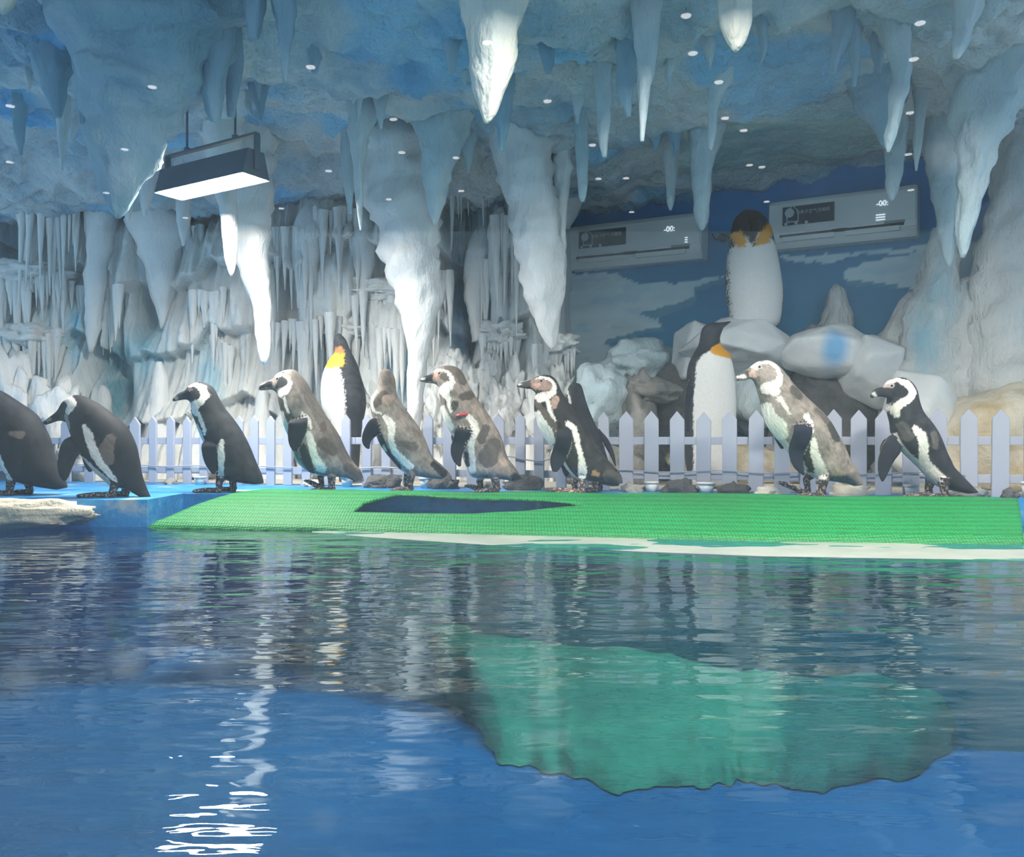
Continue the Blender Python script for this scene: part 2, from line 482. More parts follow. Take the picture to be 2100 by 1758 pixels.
# ---- rock wall behind the fence (left and middle)
CAVES = [(225, 800, 34, 120, 0.35), (945, 560, 40, 130, 0.55), (15, 480, 30, 90, 0.4), (790, 560, 26, 50, 0.3), (835, 790, 22, 40, 0.25), (300, 640, 30, 60, 0.2),
         (1000, 560, 22, 120, 0.3), (590, 620, 16, 60, 0.2), (960, 700, 14, 60, 0.35)]
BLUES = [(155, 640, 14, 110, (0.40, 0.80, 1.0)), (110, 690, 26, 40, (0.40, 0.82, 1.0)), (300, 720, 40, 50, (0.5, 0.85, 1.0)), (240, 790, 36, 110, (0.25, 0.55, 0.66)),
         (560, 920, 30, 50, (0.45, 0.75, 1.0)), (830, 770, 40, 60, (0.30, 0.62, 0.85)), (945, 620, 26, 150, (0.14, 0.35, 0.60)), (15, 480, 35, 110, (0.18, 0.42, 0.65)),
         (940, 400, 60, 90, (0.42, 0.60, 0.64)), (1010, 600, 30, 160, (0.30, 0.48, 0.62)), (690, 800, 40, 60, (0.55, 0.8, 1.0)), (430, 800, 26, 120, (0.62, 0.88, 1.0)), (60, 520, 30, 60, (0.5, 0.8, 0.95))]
def wall_left_depth(x, z):
    base = 6.10 - 0.15 * min(x, 0.3)
    if x > 0.28: base += 1.7 * sstep(0.26, 0.60, x)
    big = fbm(Vector((x * 1.1, 3, z * 0.9)), 3)
    # tiers of frozen drapery: each bulges out towards its lower hem, then falls back
    zt = z + 0.30 * fbm(Vector((x * 1.7, 11, z * 0.25)), 3) + 0.10 * fbm(Vector((x * 5.0, 2, 0)), 2)
    fr = (zt / 0.52) % 1.0
    tier = 0.20 * (1 - fr) ** 0.8 * sstep(0.0, 0.07, fr)
    fl = abs(fbm(Vector((x * 5.5, 7, z * 0.35)), 3)); fl2 = abs(fbm(Vector((x * 15, 1, z * 0.6)), 2))
    f = 0.20 * big - tier + 0.20 * fl + 0.07 * fl2 + 0.02 * fbm(Vector((x * 20, 5, z * 9)), 3)
    low = 0.16 * sstep(1.0, 0.2, z)
    d = base - low + f
    px, py = pix(Vector((x, d, z)))
    for (cx, cy, rx, ry, a) in CAVES:
        d += a * math.exp(-(((px - cx) / rx) ** 2 + ((py - cy) / ry) ** 2))
    return d
def wd(x, y):
    d = 6.0
    for _ in range(4):
        v = P(x, y, d); d = 0.4 * d + 0.6 * wall_left_depth(v.x, v.z)
    return d
def build_wall_left():
    nu, nv = 460, 230
    vs, cs = [], []
    for j in range(nv):
        z = -0.05 + 2.6 * j / (nv - 1)
        for i in range(nu):
            x = -5.0 + 6.0 * i / (nu - 1)
            v = Vector((x, wall_left_depth(x, z), z)); vs.append(v)
            px, py = pix(v)
            c = [1, 1, 1]
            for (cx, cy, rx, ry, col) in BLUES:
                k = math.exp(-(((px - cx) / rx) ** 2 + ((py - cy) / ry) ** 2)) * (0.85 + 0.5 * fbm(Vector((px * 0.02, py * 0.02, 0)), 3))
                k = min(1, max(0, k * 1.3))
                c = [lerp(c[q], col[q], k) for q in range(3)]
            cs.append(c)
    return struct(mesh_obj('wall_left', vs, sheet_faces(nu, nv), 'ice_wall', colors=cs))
wall_left = build_wall_left()

# ---- mural wall (back right)
def zz(pts, ox=1140, oy=380, s=2.763): return [(ox + x / s, oy + y / s) for x, y in pts]
M_FLOE = [zz([(-400, 470), (0, 500), (340, 500), (470, 560), (700, 545), (955, 515), (955, 525), (790, 585), (785, 645), (470, 735), (570, 757), (585, 800), (272, 880), (330, 935), (560, 930), (640, 985), (680, 1100), (700, 1500), (-400, 1500)]),
          zz([(1640, 480), (1740, 440), (2300, 340), (2700, 330), (2700, 620), (2100, 600), (1935, 578), (1650, 545), (1630, 505)]),
          zz([(1270, 400), (1500, 400), (2500, 300), (2500, 345), (1700, 400), (1560, 440), (1300, 430)])]
M_EDGE = [zz([(955, 517), (790, 578), (785, 640), (470, 730), (560, 760), (790, 672), (800, 600), (958, 545)]),
          zz([(575, 760), (590, 800), (272, 872), (280, 905), (450, 860), (600, 822), (610, 780)]),
          zz([(1650, 535), (1935, 565), (1935, 585), (1700, 575), (1640, 555)])]
def build_mural():
    nu, nv = 300, 170
    A = WA + (WA - WB) * 0.45; B = WB + (WB - WA) * 0.8
    vs, cs = [], []
    for j in range(nv):
        z = -0.05 + 2.6 * j / (nv - 1)
        for i in range(nu):
            q = A.lerp(B, i / (nu - 1)); v = Vector((q.x, q.y, z)); vs.append(v)
            px, py = pix(v)
            wx = px + 5 * fbm(Vector((px * 0.03, py * 0.03, 2)), 3); wy = py + 5 * fbm(Vector((px * 0.03, py * 0.03, 8)), 3)
            c = (0.006, 0.26, 0.62) if py < 470 else (0.016, 0.25, 0.50)
            if any(inside(p, wx, wy) for p in M_FLOE): c = (0.60, 0.80, 0.90) if fbm(Vector((px * 0.012, py * 0.03, 5)), 3) > -0.25 else (0.50, 0.74, 0.88)
            if any(inside(p, wx, wy) for p in M_EDGE): c = (0.08, 0.32, 0.50)
            cs.append(c)
    return struct(mesh_obj('wall_back', vs, sheet_faces(nu, nv), 'mural', colors=cs, smooth=False))
wall_back = build_mural()

# ---- ground behind and under the fence, ledge front, pool shell
def slab(name, poly, z0, z1, mat):
    n = len(poly)
    vs = [Vector((x, y, z1)) for x, y in poly] + [Vector((x, y, z0)) for x, y in poly]
    fs = [tuple(range(n)), tuple(range(2 * n - 1, n - 1, -1))] + [(i, i + n, (i + 1) % n + n, (i + 1) % n) for i in range(n)]
    return struct(mesh_obj(name, vs, fs, mat, smooth=False))
edge_top = [(302, 1012.5), (480, 1013), (560, 1013), (1050, 1019), (1500, 1021.5), (2090, 1024), (2500, 1026)]
ledge_front = [G(x, y, ZP) for x, y in edge_top]
# walking ledge: painted blue, from the pool edge to just behind the fence
back = [(3.6, FD(3.6) + 0.12), (-4.6, FD(-4.6) + 0.12)]
slab('floor_ledge', [(-4.6, ledge_front[0].y)] + [(v.x, v.y) for v in ledge_front] + back, -0.9, ZP, 'ledge_blue')
slab('floor', [(-5, FD(-4.6) + 0.12), (3.6, FD(3.6) + 0.12), (5, FD(3.6) + 0.3), (5, 8.4), (-5, 8.4)], -0.3, ZP - 0.004, 'ground')
slab('pool_floor', [(-5, 0.2), (5, 0.2), (5, 5.2), (-5, 5.2)], -0.72, -0.62, 'pool_paint')

# blue painted block jutting into the pool on the left
bl = [G(-700, 1026, ZP), G(302, 1026, ZP)]
block = slab('trim_1', [(bl[0].x, bl[0].y), (bl[1].x, bl[1].y), (bl[1].x - 0.02, ledge_front[0].y + 0.02), (bl[0].x, ledge_front[0].y + 0.02)], -0.62, ZP + 0.002, 'ledge_blue')

# ---- viewing pane between the visitors' hall and the pool, with the hall's ceiling behind the camera
YP = 0.52
pane = struct(mesh_obj('window_1', [Vector((-2.2, YP, -0.62)), Vector((2.2, YP, -0.62)), Vector((2.2, YP, 2.6)), Vector((-2.2, YP, 2.6))], [(0, 1, 2, 3)], 'pane_glass', smooth=False))
HC = 4.0
struct(box_obj('ceiling_hall', (0, -8.0, CZ + HC + 0.06), (16, 15.5, 0.1), 'hall_dark'))
DOTS = [(1407, 33), (999, 88), (1421, 110), (637, 138), (1013, 158), (1874, 122), (312, 179), (1474, 169), (1123, 208), (21, 218), (1866, 232), (807, 245), (1487, 243),
        (1525, 268), (1215, 298), (256, 307), (824, 313), (1863, 317), (935, 324), (20, 333), (674, 351), (1537, 339), (1562, 343), (1227, 367), (1284, 366), (946, 392),
        (218, 396), (797, 409), (1572, 414), (1295, 435), (380, 447), (577, 428), (1868, 390), (1887, 48)]
dl_mesh = None
for k, (x, y) in enumerate(DOTS):
    v = P(x, y, HC * F / (HZ - y))
    loc = (v.x, 2 * YP - v.y, CZ + HC)
    if dl_mesh is None:
        bm = bmesh.new()
        bmesh.ops.create_cone(bm, cap_ends=True, segments=20, radius1=0.046, radius2=0.050, depth=0.008)
        o = bm_obj('downlight', bm, 'downlight_white'); dl_mesh = o.data
    else:
        o = bpy.data.objects.new('downlight', dl_mesh); COL.objects.link(o)
    o.location = loc
    tag(o, 'small round white downlight of the hall, mirrored in the viewing glass', 'downlight', 'hall downlights mirrored in the glass')

# ---- water
def build_water():
    nu, nv = 300, 260
    vs = []
    for j in range(nv):
        y = YP + 0.003 + (4.75 - YP) * j / (nv - 1)
        for i in range(nu):
            x = -4.6 + 9.2 * i / (nu - 1)
            h = 0.0035 * fbm(Vector((x * 2.0, y * 4.2, 0)), 2) + 0.0012 * fbm(Vector((x * 6, y * 13, 4)), 2)
            vs.append(Vector((x, y, h)))
    return tag(mesh_obj('pool_water', vs, sheet_faces(nu, nv), 'water'), 'rippled clear water of the penguin pool', 'water', kind='stuff')
build_water()

# ================================================================== THE GREEN MAT AND THE PALE BAND AT THE WATERLINE
def build_mat():
    top = [(545, 1006), (700, 1010), (1050, 1014), (1500, 1016), (1760, 1023), (2086, 1024)]
    bot = [(302, 1077), (700, 1084), (1050, 1092), (1570, 1105), (2100, 1111)]
    hu = [(742, 0.5), (752, 0.20), (850, 0.27), (1000, 0.30), (1100, 0.38), (1192, 0.5)]      # upper lip of the opening (share of the mat's width)
    hl = [(742, 0.5), (756, 0.70), (880, 0.72), (1000, 0.70), (1100, 0.62), (1192, 0.5)]
    nu, nv = 260, 14
    vs, fs = [], []
    def point(u, v):
        xt = lerp(top[0][0], top[-1][0], u); xb = lerp(bot[0][0], bot[-1][0], u)
        a = G(xt, interp(top, xt), ZP + 0.012); b = G(xb, interp(bot, xb), 0.012)
        p = a.lerp(b, v)
        p.z += 0.022 * math.sin(PI * min(1, v * 1.15)) + 0.006 * fbm(Vector((p.x * 3, p.y * 3, 0)), 2)
        if v > 0.93: p.z -= 0.02 * (v - 0.93) / 0.07
        return p
    for part in (0, 1):
        base = len(vs)
        for j in range(nv):
            for i in range(nu):
                u = i / (nu - 1)
                xm = lerp(lerp(top[0][0], top[-1][0], u), lerp(bot[0][0], bot[-1][0], u), 0.5)
                if part == 0: v = interp(hu, xm) * j / (nv - 1)
                else: h = interp(hl, xm); v = h + (1 - h) * j / (nv - 1)
                vs.append(point(u, v))
        fs += [tuple(base + k for k in f) for f in sheet_faces(nu, nv)]
    o = mesh_obj('green_mat', vs, fs, 'mat_green')
    bm = bmesh.new(); bm.from_mesh(o.data)
    bmesh.ops.remove_doubles(bm, verts=bm.verts, dist=0.0006)
    bmesh.ops.recalc_face_normals(bm, faces=bm.faces)
    r = bmesh.ops.extrude_face_region(bm, geom=list(bm.faces))
    bmesh.ops.translate(bm, verts=[g for g in r['geom'] if isinstance(g, bmesh.types.BMVert)], vec=(0, 0, 0.010))
    bmesh.ops.recalc_face_normals(bm, faces=bm.faces)
    bm.to_mesh(o.data); bm.free()
    return tag(o, 'green woven plastic mat sloping from the ledge to the water, with a long gap', 'mat')
build_mat()
def build_pale_band():  # pale slab added to stand for the bright band on the water
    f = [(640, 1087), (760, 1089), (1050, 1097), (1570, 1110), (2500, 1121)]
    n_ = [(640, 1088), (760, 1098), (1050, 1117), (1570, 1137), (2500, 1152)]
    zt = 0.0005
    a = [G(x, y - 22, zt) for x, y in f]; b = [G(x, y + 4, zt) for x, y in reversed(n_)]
    slab('waterline_band', [(v.x, v.y) for v in a + b], -0.05, zt, 'pale_band_white')
    b2 = [v + Vector((0, 0.03, 0)) for v in b]
    slab('wall_pool', [(v.x, v.y) for v in a + b2], -0.62, -0.05, 'pool_teal')
build_pale_band()
# the green apron under water
def build_apron():
    near = [(905, 1425), (985, 1500), (1010, 1545), (1140, 1570), (1250, 1618), (1420, 1598), (1560, 1590), (1650, 1615), (1790, 1600), (1900, 1560), (2010, 1480), (2200, 1440)]
    nu, nv = 120, 24
    vs = []
    for j in range(nv):
        for i in range(nu):
            x = lerp(905, 2200, i / (nu - 1))
            n0 = G(x, interp(near, x) + 26 * fbm(Vector((x * 0.012, 3, 0)), 3), -0.60)
            f0 = G(lerp(860, 2260, i / (nu - 1)), lerp(1118, 1146, i / (nu - 1)), -0.014) + Vector((0, -0.02, 0))
            t = j / (nv - 1)
            p = f0.lerp(n0, t)
            p.z = lerp(-0.30, -0.595, t) + 0.03 * fbm(p * 4, 3)
            if j == nv - 1: p.z = -0.615
            p += Vector((0.03 * fbm(p * 6, 2), 0.03 * fbm(p * 7, 2), 0))
            vs.append(p)
    cs = []
    for j in range(nv):
        for i in range(nu):
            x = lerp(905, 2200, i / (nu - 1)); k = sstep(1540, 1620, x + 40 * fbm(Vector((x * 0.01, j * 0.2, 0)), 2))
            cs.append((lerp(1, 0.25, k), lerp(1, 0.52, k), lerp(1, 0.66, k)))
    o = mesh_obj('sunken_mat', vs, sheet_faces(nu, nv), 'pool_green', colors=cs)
    return tag(o, 'blurred green mat lying under water on the blue pool floor', 'mat')
build_apron()

# ================================================================== STALACTITES OF THE CEILING (parts of it)
def ST(prof, mat, yat=None, d=None, rough=0.3, seg=16, n=30):
    dd = d if d else ceil_d(yat if yat is not None else prof[0][1])
    p0 = prof[0]
    ytop = HZ - (ZCEIL + 0.12 - CZ) * F / dd           # run up into the ceiling
    pr = list(prof)
    if ytop < p0[1] - 6: pr = [(p0[0], ytop, p0[2] * 1.35)] + pr
    return drip('stalactite', pr, dd, mat, ceiling, seg, n, rough)
ST([(300, 20, 400), (285, 130, 260), (262, 230, 170), (248, 330, 120), (243, 400, 66), (242, 430, 34), (242, 448, 8)], 'stalactite_blue', d=3.7, rough=0.35, seg=26, n=44)
ST([(430, 30, 120), (440, 120, 60), (437, 200, 44), (440, 248, 18)], 'stalactite_blue', d=3.75)
ST([(470, 60, 60), (478, 150, 36), (474, 240, 14)], 'stalactite_blue', d=3.9)
ST([(172, 110, 50), (170, 190, 24), (168, 255, 12)], 'stalactite_blue', d=4.0)
ST([(108, 130, 80), (115, 190, 44), (119, 240, 14)], 'stalactite_blue', d=4.1)
ST([(128, 230, 28), (127, 300, 14), (127, 350, 5)], 'stalactite_pale', d=4.6)
ST([(40, 250, 24), (42, 318, 8)], 'stalactite_blue', d=4.8)
ST([(203, 250, 30), (203, 305, 10)], 'stalactite_blue', d=4.8)
ST([(583, 0, 50), (586, 70, 30), (584, 130, 15), (584, 168, 6)], 'stalactite_blue', d=3.5, rough=0.45)
ST([(522, 0, 44), (520, 80, 20)], 'stalactite_blue', d=3.5)
ST([(645, 90, 40), (645, 150, 12)], 'stalactite_blue', d=4.0)
ST([(1012, -40, 150), (1010, 60, 112), (1006, 140, 84), (1004, 200, 52), (1001, 235, 30), (996, 252, 8)], 'stalactite_cream', d=3.3, rough=0.22, seg=24, n=40)
ST([(1035, 120, 60), (1032, 220, 36), (1029, 300, 12), (1028, 312, 4)], 'stalactite_blue', d=4.3)
ST([(928, 60, 50), (926, 120, 22), (926, 152, 8)], 'stalactite_blue', d=3.9)
ST([(1118, 80, 40), (1124, 150, 12)], 'stalactite_blue', d=3.9)
ST([(1507, -40, 72), (1508, 40, 62), (1510, 80, 44), (1508, 104, 12)], 'stalactite_cream', d=3.25, rough=0.22, seg=20)
ST([(1326, 30, 62), (1326, 110, 44), (1320, 200, 22), (1317, 290, 7)], 'stalactite_pale', d=3.7)
ST([(1290, 60, 60), (1284, 170, 34), (1290, 240, 10)], 'stalactite_blue', d=3.9)
ST([(1232, 80, 70), (1238, 180, 32), (1239, 270, 24), (1239, 322, 8)], 'stalactite_pale', d=4.2, rough=0.4)
ST([(1192, 230, 34), (1194, 330, 24), (1195, 395, 17), (1195, 414, 5)], 'stalactite_pale', d=5.0)
ST([(1478, 150, 60), (1464, 210, 24), (1459, 280, 16), (1457, 308, 5)], 'stalactite_pale', d=4.4)
ST([(1376, 290, 40), (1376, 360, 24), (1375, 410, 16), (1375, 431, 5)], 'stalactite_pale', d=5.5)
ST([(1446, 270, 70), (1440, 340, 44), (1439, 420, 34), (1439, 455, 22), (1440, 472, 6)], 'stalactite_pale', d=5.2)
ST([(1830, 30, 80), (1850, 130, 40), (1838, 210, 34), (1826, 280, 22), (1821, 312, 6)], 'stalactite_pale', d=3.9, rough=0.45)
ST([(1800, 160, 130), (1810, 220, 90), (1815, 270, 40), (1818, 305, 10)], 'stalactite_blue', d=4.6, rough=0.4)
ST([(1838, 280, 44), (1833, 350, 32), (1829, 395, 20), (1828, 412, 6)], 'stalactite_pale', d=4.9)
ST([(1892, 180, 40), (1885, 250, 22), (1881, 310, 14), (1879, 350, 4)], 'stalactite_pale', d=4.6)
ST([(2060, 20, 300), (2050, 130, 220), (2020, 220, 130), (2005, 300, 84), (1990, 400, 50), (1978, 480, 30), (1974, 528, 8)], 'stalactite_pale', d=4.3, rough=0.35, seg=24, n=44)
ST([(1950, 220, 150), (1940, 310, 80), (1938, 400, 50), (1940, 470, 34), (1944, 520, 22), (1946, 548, 5)], 'stalactite_pale', d=4.9, rough=0.4, seg=20, n=34)
ST([(1728, 60, 40), (1712, 120, 20), (1709, 152, 10)], 'stalactite_blue', d=3.9)
ST([(1748, 60, 40), (1754, 120, 20), (1752, 178, 8)], 'stalactite_blue', d=3.95)
ST([(1985, 0, 60), (1975, 60, 40), (1960, 120, 12)], 'stalactite_pale', d=3.5, rough=0.45)
ST([(15, -60, 60), (8, 0, 40), (4, 28, 10)], 'stalactite_cream', d=3.1)
ST([(740, 230, 60), (735, 330, 24), (737, 420, 14), (740, 472, 4)], 'stalactite_pale', d=4.7, rough=0.4)
ST([(712, 330, 24), (716, 400, 16), (718, 438, 6)], 'stalactite_pale', d=5.2)
ST([(902, 260, 110), (898, 340, 66), (894, 420, 34), (893, 462, 6)], 'stalactite_pale', d=5.0, rough=0.3)
ST([(300, 380, 30), (298, 420, 18), (297, 444, 5)], 'ice_drip', d=5.6)
ST([(262, 410, 22), (262, 455, 6)], 'ice_drip', d=5.6)
ST([(376, 420, 28), (376, 470, 18), (376, 504, 5)], 'ice_drip', d=5.7)
ST([(1152, 370, 34), (1152, 450, 18), (1154, 510, 14), (1151, 538, 4)], 'ice_drip', d=5.4, rough=0.4)
# small nubs in the rough plaster
for k in range(34):
    x = rng.uniform(20, 2080); y = rng.uniform(20, 330); L = rng.uniform(25, 70); w = rng.uniform(18, 40)
    ST([(x, y, w), (x + rng.uniform(-4, 4), y + L * 0.6, w * 0.5), (x + rng.uniform(-6, 6), y + L, 4)], rng.choice(['stalactite_blue', 'stalactite_pale', 'stalactite_pale']), seg=9, n=10)

# ================================================================== ICE OF THE ROCK WALL (parts of it)
def IC(prof, d, rough=0.3, seg=14, n=26, name='ice_column', hug=True):
    p0 = prof[0]
    if hug:
        d = min(wd(*prof[len(prof) // 2][:2]), wd(*p0[:2]) + 0.1) - 0.03
        if name == 'ice_column' and p0[1] > 335: prof = [(p0[0], p0[1] - p0[2] * 0.9, p0[2] * 0.25)] + list(prof)
    return drip(name, prof, d, 'ice_drip', wall_left, seg, n, rough)
IC([(800, 260, 230), (812, 360, 160), (835, 460, 125), (852, 560, 104), (862, 640, 76), (858, 720, 44), (852, 800, 34), (850, 880, 22)], 5.45, 0.35, 26, 46, hug=False)
IC([(1075, 250, 190), (1075, 330, 120), (1092, 420, 100), (1106, 520, 96), (1118, 600, 80), (1124, 660, 52), (1132, 700, 24), (1134, 716, 6)], 5.35, 0.3, 24, 44, hug=False)
IC([(1030, 330, 60), (1050, 400, 40), (1066, 460, 16)], 5.5)
IC([(1175, 330, 110), (1160, 420, 60), (1158, 470, 20)], 5.6)
IC([(492, 260, 150), (500, 400, 110), (512, 500, 80), (524, 560, 60), (536, 620, 40), (540, 690, 32), (542, 730, 24), (543, 748, 6)], 5.3, 0.25, n=40, hug=False)
IC([(458, 240, 90), (462, 360, 50), (470, 450, 32), (473, 520, 26), (475, 550, 16), (474, 566, 5)], 5.0, 0.25, n=34, hug=False)
IC([(330, 440, 120), (332, 510, 88), (333, 580, 60), (334, 630, 32), (332, 674, 6)], 5.5, 0.25)
IC([(215, 360, 90), (204, 480, 54), (196, 600, 40), (190, 680, 28), (186, 722, 8)], 5.6, 0.3)
IC([(232, 560, 26), (231, 650, 14), (229, 712, 4)], 5.7)
IC([(60, 400, 60), (66, 500, 40), (62, 600, 20)], 5.8)
IC([(985, 520, 60), (975, 600, 48), (985, 700, 30)], 5.7)
IC([(1025, 470, 50), (1025, 560, 40), (1022, 690, 34)], 5.65)
IC([(745, 470, 60), (748, 540, 40), (742, 640, 16)], 5.6)
IC([(640, 470, 80), (632, 560, 50), (630, 700, 30), (628, 860, 24)], 5.75)
IC([(120, 420, 60), (128, 540, 40), (118, 700, 34), (110, 860, 40)], 5.8)
IC([(700, 640, 40), (706, 740, 26), (708, 860, 18)], 5.6)
IC([(765, 640, 40), (770, 740, 28), (780, 900, 20)], 5.55)
# standing ice
IC([(327, 905, 60), (325, 840, 46), (328, 780, 32), (326, 742, 12)], 5.75, 0.2, name='stalagmite')
IC([(214, 910, 50), (213, 850, 36), (212, 806, 26), (210, 790, 8)], 5.85, 0.2, name='stalagmite')
IC([(537, 1000, 60), (535, 930, 44), (536, 860, 36), (540, 795, 20)], 5.45, 0.2, name='stalagmite')
IC([(582, 1000, 50), (580, 920, 40), (580, 866, 30), (580, 848, 10)], 5.4, 0.2, name='stalagmite')
# shelves with their icicles: (x0, x1, y, depth, min length, max length, count)
SHELVES = [(-30, 140, 565, 5.75, 60, 190, 16), (40, 190, 405, 5.85, 70, 230, 14), (-20, 130, 690, 5.65, 60, 160, 14), (140, 260, 585, 5.8, 50, 160, 9), (390, 470, 600, 5.8, 40, 150, 9),
           (470, 560, 420, 5.55, 50, 140, 10), (555, 650, 470, 5.45, 70, 240, 14), (640, 760, 430, 5.6, 60, 180, 12), (550, 700, 660, 5.6, 40, 150, 12), (715, 905, 598, 5.45, 50, 150, 22),
           (650, 830, 680, 5.4, 60, 170, 16), (820, 930, 560, 5.6, 60, 200, 10), (905, 1010, 330, 5.9, 70, 190, 12), (985, 1075, 690, 5.5, 40, 110, 12), (1088, 1185, 712, 5.35, 40, 110, 13),
           (955, 1010, 540, 5.75, 60, 190, 7), (1010, 1085, 460, 5.6, 60, 230, 9), (430, 480, 700, 5.8, 40, 110, 6), (300, 420, 470, 5.9, 40, 110, 9), (1060, 1130, 790, 5.5, 30, 70, 7)]
for si, (x0, x1, y, d, l0, l1, cnt) in enumerate(SHELVES):
    d = wd((x0 + x1) / 2, y) - 0.03
    c = P((x0 + x1) / 2, y - 4, d + 0.10); hw = (x1 - x0) / 2 * d / F
    if si in (0, 2, 9, 10, 13, 14):
        lump('ice_shelf', c, (hw * 1.04, 0.19, 0.085), 'ice_drip', wall_left, 0.5, 2.6, 4, seed=si * 3.7)
    for k in range(cnt):
        x = lerp(x0 + 4, x1 - 4, (k + rng.uniform(0.1, 0.9)) / cnt)
        yk = y + 26 * noise.noise(Vector((x * 0.02, si, 0))) - 6
        dk = min(d + 0.04, wd(x, yk)) - rng.uniform(0.0, 0.05)
        L = lerp(l0, l1, rng.random() ** 1.3) * dk / F
        w = rng.uniform(9, 19) * dk / F * (0.7 + 0.9 * L)
        icicle(P(x, yk, dk), L + 0.03, w, wall_left)

# knobbly pale rock under the middle shelves
for k, (x, y, w, h) in enumerate([(968, 790, 40, 90), (1005, 770, 44, 110), (1050, 800, 50, 110), (1022, 830, 60, 90), (930, 770, 60, 100), (900, 830, 50, 110), (870, 860, 40, 110), (760, 900, 70, 120),
                                  (1150, 830, 60, 130), (1105, 840, 60, 120), (640, 900, 60, 140), (700, 860, 60, 140)]):
    d = min(wd(x, y), 6.2) - 0.04
    c = P(x, y + 15, d); s = d / F
    o = lump('rock_knob', c, (w * 0.5 * s, 0.12, h * 0.62 * s), 'ice_drip', wall_left, 0.5, 2.6, 4, seed=k * 5.1)
for k, (x, y, w, h) in enumerate([(30, 880, 130, 240), (110, 900, 120, 200), (180, 930, 100, 140)]):
    c = P(x, y, 5.95); s = 5.95 / F
    lump('rock_knob', c, (w * 0.5 * s, 0.16, h * 0.55 * s), 'ice_drip', wall_left, 0.5, 2.4, 4, seed=k * 7.7 + 40)

# ================================================================== ROCKS BEHIND THE FENCE, RIGHT
formation = empty('ice_rock_formation', P(1700, 1000, 5.3))
tag(formation, 'formation of white ice boulders and grey rock columns in front of the painted sea wall', 'rocks')
def to_form(o):
    o.parent = formation; o.location = -formation.location
    return o
def rock(name, x, y, w, h, d, mat, label, cat='rock', hull=False, seed=1, dep=None, amp=0.3, group=None, freq=1.6, n=26):
    s = d / F; c = P(x, y, d)
    sz = (w * 0.5 * s, dep if dep else w * 0.42 * s, h * 0.5 * s)
    if hull: o = hull_rock(name, c, sz, mat, None, n, 0.03, seed, None)
    else: o = lump(name, c, sz, mat, None, amp, freq, 4, seed * 3.3, ZP - 0.003)
    o['label'] = label
    return to_form(o)
rock('ice_boulder', 1508, 718, 250, 140, 5.75, 'boulder_white', 'broad white ice boulder carrying the king penguin statue under the wall units', 'boulder', True, 5, 0.30)
rock('ice_boulder', 1437, 740, 140, 190, 5.95, 'boulder_white', 'pointed white ice boulder left behind the statue with raised beak', 'boulder', True, 11, 0.25)
rock('ice_boulder', 1700, 722, 215, 125, 5.6, 'boulder_white', 'rounded white ice boulder beside the statue boulder, at the foot of the rock cone', 'boulder', True, 23, 0.28)
rock('ice_boulder', 1790, 760, 160, 160, 5.5, 'boulder_white', 'white ice boulder with a jutting lower edge beside the grey rock columns', 'boulder', True, 31, 0.25)
rock('ice_slab', 1880, 880, 170, 300, 5.0, 'boulder_white', 'tall white ice slab leaning behind the black and white penguin with forward flipper', 'boulder', True, 41, 0.2)
rock('ice_mound', 2040, 930, 270, 280, 4.9, 'rock_beige', 'pale beige rock mound behind the right end of the fence', 'rock', False, 9, 0.35, 0.18)
rock('rock_base', 1690, 872, 240, 270, 5.75, 'rock_dark', 'dark hollow rock under the white ice boulders', 'rock', False, 3, 0.30, 0.25)
rock('rock_base', 1660, 930, 150, 170, 5.55, 'rock_grey', 'low grey boulder in front of the dark hollow rock', 'rock', False, 14, 0.2, 0.25)
rock('rock_base', 1375, 880, 160, 230, 5.9, 'rock_dark', 'dark rock hollow behind the statue with raised beak', 'rock', False, 6, 0.25, 0.3)
rock('rock_arch', 1308, 880, 70, 220, 5.65, 'rock_grey', 'grey rock standing at the mouth of the dark hollow', 'rock', False, 21, 0.2, 0.3)
rock('rock_arch', 1340, 802, 110, 50, 5.6, 'rock_grey', 'grey rock lintel arching over the dark hollow', 'rock', False, 22, 0.16, 0.35)
rock('rock_lump', 1230, 820, 120, 150, 5.7, 'stalactite_pale', 'pale blue rock lump between the icicle shelf and the grey rock arch', 'rock', False, 24, 0.25, 0.3)
rock('rock_bank', 1310, 745, 170, 90, 6.3, 'stalactite_pale', 'low pale rock bank below the painted sea', 'rock', False, 26, 0.2, 0.35)
rock('rock_lump', 1570, 820, 150, 160, 5.9, 'stalactite_pale', 'shaded pale rock below the broad statue boulder', 'rock', False, 27, 0.25, 0.25)
rock('rock_base', 1500, 960, 240, 120, 5.6, 'rock_beige', 'low beige rocks seen through the middle pickets', 'rock', False, 28, 0.2, 0.3)
rock('rock_base', 1240, 965, 160, 110, 5.4, 'rock_grey', 'low grey rocks behind the pickets under the pale blue lump', 'rock', False, 29, 0.2, 0.3)
# rock cone and columns in front of the mural
def RC(prof, d, label, rough=0.4, seg=22, n=34, mat='rock_column'):
    o = drip('rock_column', prof, d, mat, None, seg, n, rough)
    o['label'] = label
    o.parent = wall_back
    return o
RC([(1706, 1000, 130), (1706, 720, 130), (1712, 680, 84), (1716, 630, 46), (1716, 598, 34), (1714, 584, 10)], 5.95, 'narrow grey rock cone standing in front of the painted sea', 0.25)
RC([(1840, 1005, 110), (1840, 760, 100), (1850, 690, 74), (1862, 640, 52), (1872, 600, 16)], 5.6, 'short leaning grey rock spur beside the tall columns')
RC([(1905, 1010, 170), (1905, 800, 150), (1912, 680, 124), (1924, 590, 90), (1932, 520, 62), (1940, 470, 46)], 5.4, 'tall tapering grey rock column reaching up to the stalactite tip')
RC([(1985, 1010, 120), (1984, 780, 110), (1980, 660, 92), (1984, 600, 66), (1990, 570, 20)], 5.3, 'blunt grey rock column between two taller ones')
